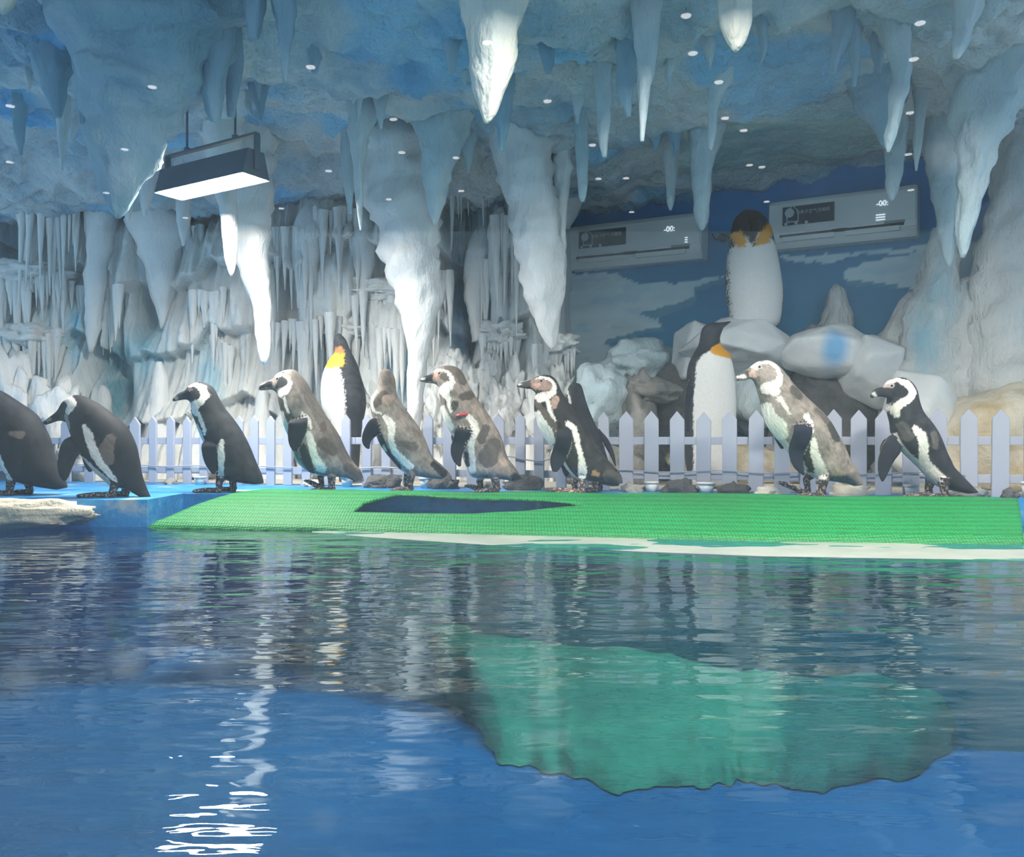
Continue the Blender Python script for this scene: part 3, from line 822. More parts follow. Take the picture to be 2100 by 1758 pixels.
RC([(2070, 1010, 180), (2068, 800, 170), (2060, 640, 150), (2075, 520, 130), (2090, 400, 120), (2100, 250, 130)], 5.2, 'thick grey rock column rising to the ceiling beside the big stalactite', 0.3, 26, 46)
RC([(2190, 1010, 220), (2180, 700, 180), (2170, 400, 170), (2180, 200, 200)], 5.2, 'broad grey rock column at the end of the cave', 0.3, 26, 46)

# pale weathered stone at the water, left
lump('pool_stone', P(40, 1053, 3.80), (0.33, 0.11, 0.062), 'rock_beige', None, 0.25, 3.0, 4, seed=8.0)
tag(bpy.data.objects['pool_stone'], 'pale rough stone at the waterline in front of the blue block', 'stone')

# ================================================================== FENCE
fence = empty('picket_fence', (0, FD(0), ZP))
tag(fence, 'low white picket fence running behind the row of walking penguins', 'fence')
FANG = math.atan2(-0.295, 1.0)
PX = [-60, -12, 40, 88, 136, 184, 230, 277, 314, 350, 384, 418, 453, 490, 521, 555, 590, 628, 668, 710, 752, 792, 835, 878, 922, 970, 1020, 1067, 1105, 1150, 1195, 1238, 1283,
      1335, 1388, 1441, 1495, 1549, 1602, 1655, 1709, 1759, 1810, 1866, 1923, 1985, 2049, 2116, 2180]
PK = {}
def picket(w, h):
    key = round(w, 3)
    if key in PK: return PK[key]
    bm = bmesh.new()
    t = 0.016; sh = h - w * 0.62
    vs = [bm.verts.new((x, 0, z)) for x, z in ((-w / 2, 0), (w / 2, 0), (w / 2, sh), (0, h), (-w / 2, sh))]
    f = bm.faces.new(vs)
    r = bmesh.ops.extrude_face_region(bm, geom=[f])
    bmesh.ops.translate(bm, verts=[g for g in r['geom'] if isinstance(g, bmesh.types.BMVert)], vec=(0, t, 0))
    bmesh.ops.recalc_face_normals(bm, faces=bm.faces)
    bmesh.ops.bevel(bm, geom=list(bm.edges), offset=0.0025, segments=1, affect='EDGES')
    me = bpy.data.meshes.new('picket'); bm.to_mesh(me); bm.free(); me.materials.append(MATS['fence_white'])
    PK[key] = me
    return me
HPK = 0.415
for i, x in enumerate(PX):
    X, d = fence_at(x)
    sp = (PX[min(i + 1, len(PX) - 1)] - PX[max(i - 1, 0)]) / (min(i + 1, len(PX) - 1) - max(i - 1, 0)) * d / F
    w = 0.056 if sp < 0.12 else 0.074
    o = bpy.data.objects.new('picket', picket(w, HPK)); COL.objects.link(o)
    o.parent = fence
    o.location = (X, d - FD(0) - 0.012, rng.uniform(-0.004, 0.004)); o.rotation_euler = (0, rng.uniform(-0.008, 0.008), FANG)
for zc in (0.262, 0.082):
    for (xa, xb) in ((-3.6, -0.9), (-0.9, 1.2), (1.2, 3.4)):
        ca = Vector(((xa + xb) / 2, FD((xa + xb) / 2) - FD(0) + 0.014, zc))
        box_obj('rail', ca, (math.hypot(xb - xa, 0.295 * (xb - xa)) - 0.002, 0.02, 0.04), 'fence_white', fence, FANG, 0.002)
# cords tied along the fence
def cord(name, pts, r, mat, label):
    cu = spline(pts, 60)
    vs, fs = tube_data([Vector(c) for c in cu], [r] * len(cu), 6)
    return tag(mesh_obj(name, vs, fs, mat), label, 'cord')
def on_fence(x, z, off=0.022):
    X, d = fence_at(x); return (X, d - off, z)
cord('cord', [on_fence(x, 0.285 + 0.012 * math.sin(x * 0.05)) for x in range(985, 1240, 30)], 0.004, 'cord_grey', 'thin grey cord slung between pickets behind the penguin with the pink face')
cord('cord', [on_fence(x, 0.225 + 0.006 * math.sin(x * 0.031)) for x in range(1255, 2000, 40)], 0.003, 'cord_grey', 'thin grey cord along the lower rail of the fence')
cord('cord', [on_fence(x, 0.228 + 0.004 * math.sin(x * 0.05)) for x in range(100, 860, 40)], 0.004, 'fence_white', 'thin white cord along the lower rail at the icicle wall')

# pots and stones set along the foot of the fence
def pot(x, w, h, label):
    X, d = fence_at(x); d -= 0.075 if x < 1700 else 0.06; X = (x - CX) / F * d
    o = empty('plastic_pot', (X, d, ZP)); tag(o, label, 'pot', 'pots along the foot of the fence')
    ww = w * d / F / 2
    bm = bmesh.new(); bmesh.ops.create_cone(bm, cap_ends=True, segments=20, radius1=ww * 0.72, radius2=ww, depth=h)
    bmesh.ops.translate(bm, verts=bm.verts, vec=(0, 0, h / 2)); bm_obj('tub', bm, 'pot_white', o, True)
    bm = bmesh.new(); bmesh.ops.create_cone(bm, cap_ends=True, segments=20, radius1=ww * 1.1, radius2=ww * 1.1, depth=h * 0.2)
    bmesh.ops.translate(bm, verts=bm.verts, vec=(0, 0, h * 0.98)); bm_obj('rim', bm, 'pot_white', o, True)
    return o
for x, w, h, lb in ((873, 26, 0.055, 'white plastic pot between the dark rock pile and the dark flat stone'), (712, 26, 0.06, 'white plastic pot at the fence behind the tail of the penguin with lifted foot'),
                (1335, 28, 0.05, 'white plastic pot between a small grey stone and a dark stone'), (1448, 36, 0.05, 'widest white plastic pot at the fence below the statue with raised beak'),
                (410, 24, 0.045, 'white plastic pot at the fence behind the upright penguin on the blue ledge'), (1868, 26, 0.05, 'white plastic pot behind the feet of the last penguin in the row'),
                (2108, 24, 0.07, 'white plastic pot at the far right end of the fence')):
    pot(x, w, h, lb)
for k, (x, w, h, mt, lb) in enumerate([(785, 74, 26, 'rock_dark', 'dark rock pile at the fence under the penguin that looks away'), (912, 60, 24, 'rock_dark', 'dark flat stone under the tail of the penguin looking away'),
        (1075, 80, 34, 'rock_dark', 'dark jagged stone left of the penguin with the pink face'), (1395, 72, 26, 'rock_dark', 'dark stone between two white pots'), (1505, 60, 22, 'rock_dark', 'low dark stone right of the wide white pot'),
        (1297, 44, 18, 'rock_grey', 'small grey stone left of the middle white pots'), (1740, 80, 24, 'rock_beige', 'pale mottled stone behind the tail of the brown-grey penguin'), (1985, 80, 22, 'rock_grey', 'flat grey stone under the tail of the last penguin'),
        (1575, 50, 18, 'rock_beige', 'small pale stone behind the brown-grey penguin'), (640, 40, 16, 'rock_beige', 'small pale stone under the grey penguin'), (350, 24, 12, 'rock_grey', 'tiny grey stone at the left stretch of fence'),
        (2072, 34, 18, 'rock_dark', 'dark stone at the right end of the fence'), (995, 44, 16, 'rock_grey', 'small grey stone under the penguin with the red band')]):
    X, d = fence_at(x); d -= 0.10 if x < 1700 else 0.065
    lump('stone', ((x - CX) / F * d, d, ZP + 0.2 * h * d / F), (w * 0.5 * d / F, 0.055 if x < 1700 else 0.035, h * 0.75 * d / F), mt, None, 0.5, 2.4, 3, seed=k * 2.9 + 1, flat=ZP - 0.003)
    tag([o for o in COL.objects if o.name.startswith('stone')][-1] if False else bpy.context.scene.collection.objects[-1], lb, 'stone', 'stones along the foot of the fence')

# ================================================================== FLOOD LAMPS
def flood_lamp(loc, rz, label, rod, glow='lamp_white'):
    o = empty('flood_lamp', loc, rz); tag(o, label, 'lamp', 'hanging flood lamps')
    L, w, h = 0.66, 0.17, 0.13
    bm = bmesh.new()                                  # tapered housing, open below
    pr = [(-w / 2, 0.0), (-w * 0.30, h), (w * 0.30, h), (w / 2, 0.0)]
    for a in (-1, 1):
        for y, z in pr: bm.verts.new((a * L / 2, y, z))
    bm.verts.ensure_lookup_table(); v = bm.verts
    for k in range(3): bm.faces.new((v[k], v[k + 1], v[k + 5], v[k + 4]))
    bm.faces.new((v[0], v[1], v[2], v[3])); bm.faces.new((v[4], v[5], v[6], v[7]))
    bm_obj('housing', bm, 'lamp_metal', o)
    box_obj('diffuser', (0, 0, 0.006), (L - 0.02, w - 0.02, 0.01), glow, o)
    for a in (-1, 1): box_obj('bracket_arm', (a * (L / 2 + 0.006), 0, 0.12), (0.01, 0.035, 0.17), 'lamp_metal', o, 0, 0.002)
    box_obj('bracket_bar', (0, 0, 0.21), (L + 0.022, 0.03, 0.012), 'lamp_metal', o, 0, 0.002)
    for a in (-0.55, 0.55):
        r = box_obj('hanger_rod', (a * L / 2, 0, 0.21 + rod / 2), (0.008, 0.008, rod), 'lamp_metal', o)
        box_obj('rod_nut', (a * L / 2, 0, 0.222), (0.022, 0.022, 0.02), 'lamp_metal', o)
    return o
lc = P(432, 384, 4.45)
flood_lamp(lc, -0.55, 'hanging linear flood lamp with glowing white diffuser in front of the icicle wall', 0.5)
flood_lamp((2.0, 2.42, 1.96), 0.0, 'hanging linear flood lamp over the pool on the mural side', 0.3, 'lamp_warm')
flood_lamp((0.45, 2.42, 1.96), 0.0, 'hanging linear flood lamp over the middle of the pool', 0.3, 'lamp_warm')

# ================================================================== WALL UNITS (air sterilisers)
def text_mesh(name, body, size, mat, parent, loc, extr=0.001):
    cu = bpy.data.curves.new(name, 'FONT'); cu.body = body; cu.size = size; cu.extrude = extr
    cu.align_x = 'LEFT'; cu.align_y = 'CENTER'
    t = bpy.data.objects.new(name, cu); COL.objects.link(t)
    dg = bpy.context.evaluated_depsgraph_get()
    me = bpy.data.meshes.new_from_object(t.evaluated_get(dg))
    bpy.data.objects.remove(t)
    me.materials.clear(); me.materials.append(MATS[mat])
    o = bpy.data.objects.new(name, me); COL.objects.link(o); o.parent = parent
    o.location = loc; o.rotation_euler = (PI / 2, 0, 0)
    return o
def wall_unit(xl, xr, yt_l, yt_r, yb_l, yb_r, label):
    a = W(xl, yb_l, 0.0); b = W(xr, yb_r, 0.0)
    at, bt = W(xl, yt_l, 0.0), W(xr, yt_r, 0.0)
    Lw = math.hypot(b.x - a.x, b.y - a.y); Hh = ((at.z - a.z) + (bt.z - b.z)) / 2
    mid = (a + b + at + bt) / 4
    o = empty('air_steriliser', (mid.x, mid.y, mid.z - Hh / 2), math.atan2(b.y - a.y, b.x - a.x))
    tag(o, label, 'wall unit', 'wall mounted air sterilisers')
    o.rotation_euler.y = -math.atan2(((b.z + bt.z) - (a.z + at.z)) / 2, Lw)
    D = 0.17
    bm = bmesh.new()                                    # rounded body: side profile swept along the unit
    prof = [(0, 0.0), (-D * 0.72, 0.0), (-D * 0.95, Hh * 0.16), (-D, Hh * 0.32), (-D, Hh * 0.86), (-D * 0.93, Hh * 0.96), (-D * 0.8, Hh), (0, Hh)]
    rings = [[bm.verts.new((sx * Lw / 2, y, z)) for y, z in prof] for sx in (-1, 1)]
    m = len(prof)
    for k in range(m): bm.faces.new((rings[0][k], rings[0][(k + 1) % m], rings[1][(k + 1) % m], rings[1][k]))
    bm.faces.new(rings[0]); bm.faces.new(rings[1])
    bmesh.ops.recalc_face_normals(bm, faces=bm.faces)
    bmesh.ops.bevel(bm, geom=[e for e in bm.edges], offset=0.008, segments=2, affect='EDGES')
    bm_obj('body', bm, 'ac_white', o)
    fy = -D - 0.003
    box_obj('front_panel', (0, -D + 0.001, Hh * 0.60), (Lw * 0.985, 0.012, Hh * 0.60), 'ac_white', o, 0, 0.004)
    box_obj('air_slot', (0, -D * 0.93, Hh * 0.235), (Lw * 0.84, 0.02, Hh * 0.055), 'ac_slot', o)
    box_obj('end_slot', (Lw * 0.36, -D - 0.001, Hh * 0.285), (Lw * 0.13, 0.012, Hh * 0.05), 'ac_shadow_grey', o)
    for sx in (-1, 1): box_obj('louver', (sx * Lw * 0.215, -D * 0.97, Hh * 0.16), (Lw * 0.36, 0.03, Hh * 0.10), 'ac_white', o, 0, 0.004)
    box_obj('louver_pivot', (0, -D - 0.002, Hh * 0.235), (Lw * 0.10, 0.016, Hh * 0.06), 'ac_slot', o)
    sg = box_obj('sign', (-Lw * 0.215, fy - 0.006, Hh * 0.63), (Lw * 0.36, 0.008, Hh * 0.38), 'sign_navy', o)
    fsz = Lw * 0.0265
    text_mesh('sign_lettering', '等离子空气消毒机', fsz * 1.12, 'sign_grey', sg, (-Lw * 0.30, fy - 0.0115, Hh * 0.68))
    bm = bmesh.new(); bmesh.ops.create_cone(bm, cap_ends=True, segments=20, radius1=Hh * 0.095, radius2=Hh * 0.095, depth=0.006, matrix=Matrix.Translation((-Lw * 0.345, fy - 0.013, Hh * 0.69)) @ Matrix.Rotation(PI / 2, 4, 'X'))
    bm_obj('sign_disc', bm, 'sign_grey', sg)
    bm = bmesh.new()                                    # little house outline round the disc
    hx, hz, q = -Lw * 0.325, Hh * 0.66, Hh * 0.17
    pts = [(-q * 0.7, -q), (q * 0.75, -q), (q * 0.75, q * 0.35), (0, q * 1.15), (-q * 0.75, q * 0.35)]
    vo = [bm.verts.new((hx + x, fy - 0.0105, hz + z)) for x, z in pts]
    vi = [bm.verts.new((hx + x * 0.84, fy - 0.0105, hz + z * 0.84)) for x, z in pts]
    for k in range(5): bm.faces.new((vo[k], vo[(k + 1) % 5], vi[(k + 1) % 5], vi[k]))
    bm_obj('sign_house', bm, 'sign_grey', sg)
    for k in range(6):
        bm = bmesh.new(); bmesh.ops.create_cone(bm, cap_ends=True, segments=12, radius1=Hh * 0.032, radius2=Hh * 0.032, depth=0.006, matrix=Matrix.Translation((-Lw * 0.37 + k * Lw * 0.036, fy - 0.011, Hh * 0.465)) @ Matrix.Rotation(PI / 2, 4, 'X'))
        bm_obj('sign_dot', bm, 'sign_navy' if k % 2 else 'sign_grey', sg)
    text_mesh('led_display', '-00:', Lw * 0.052, 'led_white', o, (Lw * 0.24, fy - 0.004, Hh * 0.67))
    for k in range(3): box_obj('status_light', (Lw * (0.40 if xl < 1500 else 0.27), fy - 0.004, Hh * (0.35 + 0.05 * k)), (Lw * (0.018 if xl < 1500 else 0.06), 0.003, Hh * 0.016), 'led_white', o)
    return o
wall_unit(1180, 1452, 473, 443, 560, 535, 'white wall unit with navy sign left of the statue head')
wall_unit(1588, 1886, 424, 388, 520, 490, 'white wall unit with navy sign right of the statue head')
# power lead between the units
pl = [W(1460, 478, 0.03), W(1468, 492, 0.03), W(1478, 482, 0.05), W(1490, 484, 0.05), W(1505, 490, 0.05), W(1560, 470, 0.04), W(1580, 462, 0.03)]
lead = cord('power_lead', [tuple(v) for v in pl], 0.007, 'cord_black', 'black power lead with plug joining the two white wall units behind the statue head')
lump('plug', W(1482, 488, 0.05), (0.03, 0.03, 0.035), 'cord_black', lead, 0.2, 2, 2, 3.0)

# ================================================================== PENGUINS
BLACK, BACK_GREY, WHITE, OFFW, PINK, DARK = (0.020, 0.023, 0.030), (0.20, 0.175, 0.16), (0.82, 0.80, 0.76), (0.62, 0.62, 0.60), (0.56, 0.36, 0.30), (0.035, 0.038, 0.045)
BROWN = (0.11, 0.095, 0.085)
def loft(pairs, tr, k_lat, nr=84, seg=44):
    pr = spline([(0.5 * (b[0] + f[0]), 0.5 * (b[1] + f[1]), b[0], b[1], f[0], f[1]) for b, f in pairs], nr)
    rings, vs, tags, fs = [], [], [], []
    for i, (_, _, bx, by, fx, fy) in enumerate(pr):
        t = i / (nr - 1)
        B, Fp = tr(bx, by), tr(fx, fy)
        c = (B + Fp) / 2; a = (B - Fp).length / 2; u = (B - Fp).normalized()
        lat = a * interp(k_lat, t)
        rings.append((c, u, a, lat))
        for k in range(seg):
            an = 2 * PI * k / seg
            vs.append(c + u * a * math.cos(an) + Vector((0, lat * math.sin(an), 0)))
            tags.append(('body', t, math.cos(an)))
    for i in range(nr - 1):
        for k in range(seg):
            a_, b_ = i * seg + k, i * seg + (k + 1) % seg
            fs.append((a_, b_, b_ + seg, a_ + seg))
    for r, i in ((0, 0), (nr - 1, nr - 1)):
        vs.append(rings[r][0]); tags.append(('body', i / (nr - 1), 0.0)); ci = len(vs) - 1
        for k in range(seg):
            a_, b_ = r * seg + k, r * seg + (k + 1) % seg
            fs.append((b_, a_, ci) if r == 0 else (a_, b_, ci))
    return rings, vs, tags, fs
def lat_at(rings, p):
    best, out = 1e9, 0.0
    for c, u, a, lat in rings:
        q = p - c; q.y = 0
        w = q.dot(u)
        off = (q - u * w).length
        if off < best and abs(w) < a * 1.0:
            best = off; out = lat * math.sqrt(max(0, 1 - (w / a) ** 2))
    return out if best < 0.03 else 0.0
def flat_limb(cl, tr, s, rings, side, thick, kind, seg=14, n=26, gap=0.004):
    """flipper: centreline of (zoom x, zoom y, half width zoom px)"""
    pr = spline(cl, n)
    vs, tags, fs = [], [], []
    ys = []
    for i, (x, y, w) in enumerate(pr):
        p = tr(x, y)
        L = lat_at(rings, p)
        ys.append(L)
    base = max(ys) if ys else 0.05
    for i in range(n):
        t = i / (n - 1)
        ys[i] = max(ys[i], base * (0.62 if t < 0.5 else 0.55))
    for _ in range(4): ys = [ys[0]] + [(ys[i - 1] + ys[i] * 2 + ys[i + 1]) / 4 for i in range(1, n - 1)] + [ys[-1]]
    for i, (x, y, w) in enumerate(pr):
        p0 = tr(*pr[max(i - 1, 0)][:2]); p1 = tr(*pr[min(i + 1, n - 1)][:2])
        tdir = (p1 - p0).normalized(); nd = Vector((-tdir.z, 0, tdir.x))
        t = i / (n - 1)
        c = tr(x, y); hw = max(0.003, w * s) * (0.5 + 0.5 * sstep(0.0, 0.25, t))
        yy = ys[i] + lerp(-0.040, gap + thick * 0.5, sstep(0.0, 0.32, t))
        th = thick * (1 - 0.45 * t) * 0.5
        for k in range(seg):
            an = 2 * PI * k / seg
            vs.append(c + nd * hw * math.cos(an) + Vector((0, side * yy + th * math.sin(an), 0)))
            tags.append((kind, t, math.cos(an)))
    for i in range(n - 1):
        for k in range(seg):
            a_, b_ = i * seg + k, i * seg + (k + 1) % seg
            fs.append((a_, b_, b_ + seg, a_ + seg))
    for r in (0, n - 1):
        vs.append(sum((vs[r * seg + k] for k in range(seg)), Vector()) / seg); tags.append((kind, r / (n - 1), 0)); ci = len(vs) - 1
        for k in range(seg):
            a_, b_ = r * seg + k, r * seg + (k + 1) % seg
            fs.append((b_, a_, ci) if r == 0 else (a_, b_, ci))
    return vs, tags, fs
def tube_part(path, radii, kind, seg=12):
    vs, fs = tube_data(path, radii, seg)
    return vs, [(kind, 0, 0)] * len(vs), fs
def foot_parts(hip, ankle, toe, y, s):
    """leg tube, three toes and a web, resting on z = 0"""
    out = []
    hip, ankle, toe = (Vector((v.x, y, v.z)) for v in (hip, ankle, toe))
    ank = Vector((ankle.x, y, max(ankle.z, 0.014)))
    heel = Vector((ank.x + 0.012 * (1 if toe.x < ank.x else -1), y, 0.012))
    out.append(tube_part([hip, (hip + ank) / 2, ank, heel], [0.026, 0.021, 0.017, 0.012], 'foot'))
    dirx = 1 if toe.x > ank.x else -1
    L = abs(toe.x - ank.x)
    for sp in (-1, 0, 1):
        tip = Vector((ank.x + dirx * L * (1.0 if sp == 0 else 0.9), y + sp * 0.028, max(toe.z, 0.007)))
        mid = (heel * 0.45 + tip * 0.55) + Vector((0, 0, 0.006))
        out.append(tube_part([heel, mid, tip + Vector((-dirx * 0.01, 0, 0.002)), tip], [0.014, 0.0115, 0.0085, 0.004], 'foot'))
    wv = []
    tips = [Vector((ank.x + dirx * L * (0.86 if sp == 0 else 0.72), y + sp * 0.024, max(toe.z, 0.007))) for sp in (-1, 0, 1)]
    for z in (-0.004, 0.004): wv += [heel + Vector((0, 0, z - 0.002))] + [t + Vector((0, 0, z)) for t in tips]
    wf = [(0, 1, 2), (0, 2, 3), (4, 6, 5), (4, 7, 6), (0, 4, 5, 1), (1, 5, 6, 2), (2, 6, 7, 3), (3, 7, 4, 0)]
    out.append((wv, [('foot', 0, 0)] * 8, wf))
    return out
def paint_strokes(strokes, x, y, base, wob):
    c = base
    for pts, col in strokes:
        dmin = min(seg_dist(x, y, a, b) for a, b in zip(pts, pts[1:])) if len(pts) > 1 else seg_dist(x, y, pts[0], pts[0])
        e = 7.0
        k = 1 - sstep(-e, e, dmin + wob)
        if k > 0: c = tuple(lerp(c[q], col[q], k) for q in range(3))
    return c
def build_bird(name, label, cat, group, origin, zoom, d, foot_zoom, pairs, strokes, base, flippers=(), legs=(), eye=None, k_lat=None, mat='feathers', ground=None,
               statue=False, voxel=0.0038, belly=(0.10, 0.9), extra=(), flip_col=(0.022, 0.026, 0.036), foot_col=(0.05, 0.045, 0.045), yaw=0.0, front_only=False, back_col=None):
    ox, oy = origin; s = d / F / zoom
    fx, fy = foot_zoom
    tr = lambda x, y: Vector(((x - fx) * s, 0, (fy - y) * s))
    k_lat = k_lat or [(0, 0.55), (0.08, 0.5), (0.14, 0.62), (0.22, 0.78), (0.32, 0.86), (0.6, 0.86), (0.85, 0.8), (1, 1.0)]
    rings, vs, tags, fs = loft(pairs, tr, k_lat)
    def add(part):
        v, t, f = part
        b = len(vs); vs.extend(v); tags.extend(t); fs.extend(tuple(b + k for k in q) for q in f)
    for cl, side in flippers: add(flat_limb(cl, tr, s, rings, side, 0.021, 'flipper'))
    for hip, ank, toe, y in legs:
        for p in foot_parts(tr(*hip), tr(*ank), tr(*toe), y, s): add(p)
    for pth, rad in extra: add(tube_part([Vector(q) for q in pth], rad, 'beak'))
    me = bpy.data.meshes.new(name); me.from_pydata([tuple(v) for v in vs], [], fs); me.update()
    tmp = bpy.data.objects.new(name + '_tmp', me); COL.objects.link(tmp)
    rm = tmp.modifiers.new('r', 'REMESH'); rm.mode = 'VOXEL'; rm.voxel_size = voxel
    sm = tmp.modifiers.new('s', 'SMOOTH'); sm.factor = 0.5; sm.iterations = 3
    dg = bpy.context.evaluated_depsgraph_get()
    nm = bpy.data.meshes.new_from_object(tmp.evaluated_get(dg))
    bpy.data.objects.remove(tmp); bpy.data.meshes.remove(me)
    nm.name = name
    kd = kdtree.KDTree(len(vs))
    for i, v in enumerate(vs): kd.insert(v, i)
    kd.balance()
    cols = []
    for v in nm.vertices:
        _, i, _ = kd.find(v.co)
        kind, t, u = tags[i]
        x, y = fx + v.co.x / s, fy - v.co.z / s
        wob = 13 * noise.noise(Vector((v.co.x * 90, v.co.y * 60, v.co.z * 60))) + 14 * noise.noise(v.co * 210)
        if kind == 'flipper':
            c = flip_col
            if abs(u) > 0.93 and t > 0.15: c = tuple(lerp(k, 0.5, 0.55) for k in flip_col)
        elif kind == 'foot':
            c = foot_col if noise.noise(v.co * 120) < 0.18 else tuple(min(1, k * 6) for k in foot_col)
        elif front_only and v.co.y > 0.012:
            c = back_col or base
        else:
            m = 1 + 0.45 * noise.noise(v.co * 18) + 0.3 * noise.noise(v.co * 55) if base[0] > 0.08 else 1 + 0.5 * noise.noise(v.co * 30)
            c = tuple(k * m for k in base)
            if not statue and belly[0] < t < belly[1] and u < -0.90 and t > 0.36: c = tuple(lerp(a, b, 0.8) for a, b in zip(c, OFFW))
            c = paint_strokes(strokes, x, y, c, wob)
        cols.extend((c[0], c[1], c[2], 1.0))
    at = nm.color_attributes.new('paint', 'FLOAT_COLOR', 'POINT'); at.data.foreach_set('color', cols)
    nm.polygons.foreach_set('use_smooth', [True] * len(nm.polygons))
    nm.materials.clear(); nm.materials.append(MATS[mat])
    o = bpy.data.objects.new(name, nm); COL.objects.link(o)
    wx = ox + fx / zoom
    z = ground if ground is not None else ZP
    o.location = ((wx - CX) / F * d, d, z)
    o.rotation_euler.z = yaw
    tag(o, label, cat, group)
    if eye:
        p = tr(*eye[:2]); L = lat_at(rings, p)
        for sd in (-1, 1):
            bm = bmesh.new(); bmesh.ops.create_uvsphere(bm, u_segments=12, v_segments=8, radius=eye[2] if len(eye) > 2 else 0.0055)
            bmesh.ops.translate(bm, verts=bm.verts, vec=(p.x, sd * (L - 0.0012), p.z))
            bm_obj('eye', bm, 'eye_dark', o, True)
    return o
def dgr(y): return (CZ - ZP) * F / (y - HZ)
GRP = 'penguins walking in a row along the pool ledge'
def S(*pts): return list(pts)

# 1: black penguin leaving the picture
build_bird('penguin', 'black penguin walking ahead of the row, head and chest out of view', 'penguin', GRP, (0, 790), 6.56, 4.22, (100, 1490),
    [((-560, 430), (-545, 450)), ((-510, 330), (-470, 420)), ((-420, 220), (-390, 400)), ((-320, 110), (-270, 420)), ((-190, 60), (-210, 520)), ((-20, 70), (-190, 640)), ((240, 230), (-160, 770)), ((480, 410), (-100, 890)),
     ((630, 680), (-30, 1010)), ((715, 940), (60, 1140)), ((790, 1100), (150, 1260)), ((840, 1220), (300, 1330)), ((880, 1320), (560, 1385)), ((905, 1385), (760, 1415))],
    [(S((20, 500, 40), (60, 680, 45), (90, 850, 50), (130, 1000, 48), (160, 1130, 46), (225, 1250, 42)), WHITE), (S((-390, 170, 30), (-290, 200, 50), (-240, 330, 50), (-250, 470, 50)), WHITE),
     (S((330, 660, 30), (430, 680, 50)), (0.13, 0.11, 0.10))],
    BLACK, [([(-80, 640, 110), (-150, 800, 140), (-200, 980, 120), (-230, 1150, 80), (-230, 1260, 25)], -1), ([(-80, 640, 110), (-190, 780, 120), (-290, 930, 100), (-340, 1080, 60), (-350, 1150, 20)], 1)],
    [((220, 1200), (190, 1430), (-130, 1482), -0.038), ((260, 1200), (330, 1380), (30, 1480), 0.04)], (-360, 260))
# 2: black penguin bending its head down
build_bird('penguin', 'black penguin with lowered head, its beak reaching to the tail ahead of it', 'penguin', GRP, (0, 790), 6.56, dgr(1020), (1500, 1512),
    [((572, 500), (610, 545)), ((650, 440), (700, 515)), ((765, 350), (810, 485)), ((850, 225), (915, 520)), ((960, 150), (950, 590)), ((1090, 140), (975, 660)), ((1280, 225), (1000, 740)), ((1500, 380), (1050, 860)),
     ((1690, 560), (1110, 950)), ((1810, 790), (1230, 1110)), ((1870, 1030), (1380, 1260)), ((1900, 1190), (1520, 1370)), ((1945, 1320), (1690, 1400)), ((1990, 1430), (1800, 1460)), ((2045, 1548), (1960, 1550))],
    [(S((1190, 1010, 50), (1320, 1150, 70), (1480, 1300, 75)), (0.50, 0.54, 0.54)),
     (S((890, 195, 24), (990, 205, 48), (1055, 275, 62), (1010, 370, 44)), WHITE), (S((975, 440, 48), (1000, 560, 48)), (0.26, 0.28, 0.31)),
     (S((1265, 560, 28), (1330, 680, 58), (1375, 830, 62), (1430, 960, 66), (1490, 1080, 56), (1600, 1240, 42), (1635, 1285, 24)), WHITE),
     (S((1600, 720, 60), (1560, 860, 90), (1580, 1010, 60)), (0.15, 0.125, 0.11)), (S((650, 475, 26), (690, 460, 20)), (0.20, 0.20, 0.20))],  # brown blob on the back paints the sheen of lit feathers
    BLACK, [([(1160, 690, 125), (1085, 800, 150), (1005, 950, 130), (965, 1100, 105), (960, 1220, 68), (965, 1282, 22)], -1), ([(1160, 690, 110), (1120, 840, 120), (1110, 980, 100), (1120, 1100, 70), (1130, 1180, 20)], 1)],
    [((1620, 1260), (1560, 1440), (1075, 1490), -0.036), ((1640, 1260), (1640, 1430), (1230, 1500), 0.038)], (868, 285))
# 3
build_bird('penguin', 'black and white penguin standing upright on the bare blue ledge, flipper hanging', 'penguin', GRP, (330, 770), 7.0, dgr(1010), (850, 1685),
    [((163, 345), (170, 385)), ((250, 262), (275, 365)), ((340, 222), (370, 355)), ((400, 160), (430, 400)), ((490, 108), (448, 450)), ((600, 100), (448, 510)), ((740, 170), (462, 580)), ((830, 330), (500, 670)), ((930, 490), (545, 800)),
     ((1070, 670), (600, 930)), ((1180, 840), (655, 1050)), ((1275, 1030), (690, 1180)), ((1340, 1190), (745, 1330)), ((1395, 1320), (820, 1440)), ((1440, 1420), (940, 1510)), ((1465, 1500), (1160, 1550)), ((1475, 1555), (1350, 1570))],
    [(S((560, 730, 26), (620, 880, 42), (680, 1000, 34)), OFFW), (S((430, 165, 20), (520, 140, 26), (640, 195, 48), (698, 295, 52), (640, 390, 50), (545, 460, 78), (545, 530, 56), (620, 590, 28)), WHITE),
     (S((620, 600, 26), (655, 690, 34), (690, 780, 30), (690, 850, 16)), WHITE), (S((955, 950, 28), (940, 1060, 50), (945, 1180, 50), (940, 1300, 45), (920, 1420, 50)), WHITE),
     (S((230, 330, 22), (240, 350, 16)), (0.35, 0.36, 0.36)), (S((420, 215, 16), (490, 212, 14)), (0.22, 0.16, 0.15))],
    (0.032, 0.038, 0.046), [([(770, 860, 95), (772, 1000, 112), (778, 1150, 108), (795, 1300, 80), (815, 1420, 24)], -1), ([(740, 860, 90), (720, 1000, 100), (720, 1150, 95), (730, 1300, 60), (740, 1380, 20)], 1)],
    [((900, 1440), (865, 1570), (485, 1672), -0.036), ((1000, 1440), (1000, 1590), (650, 1680), 0.04)], (440, 245))
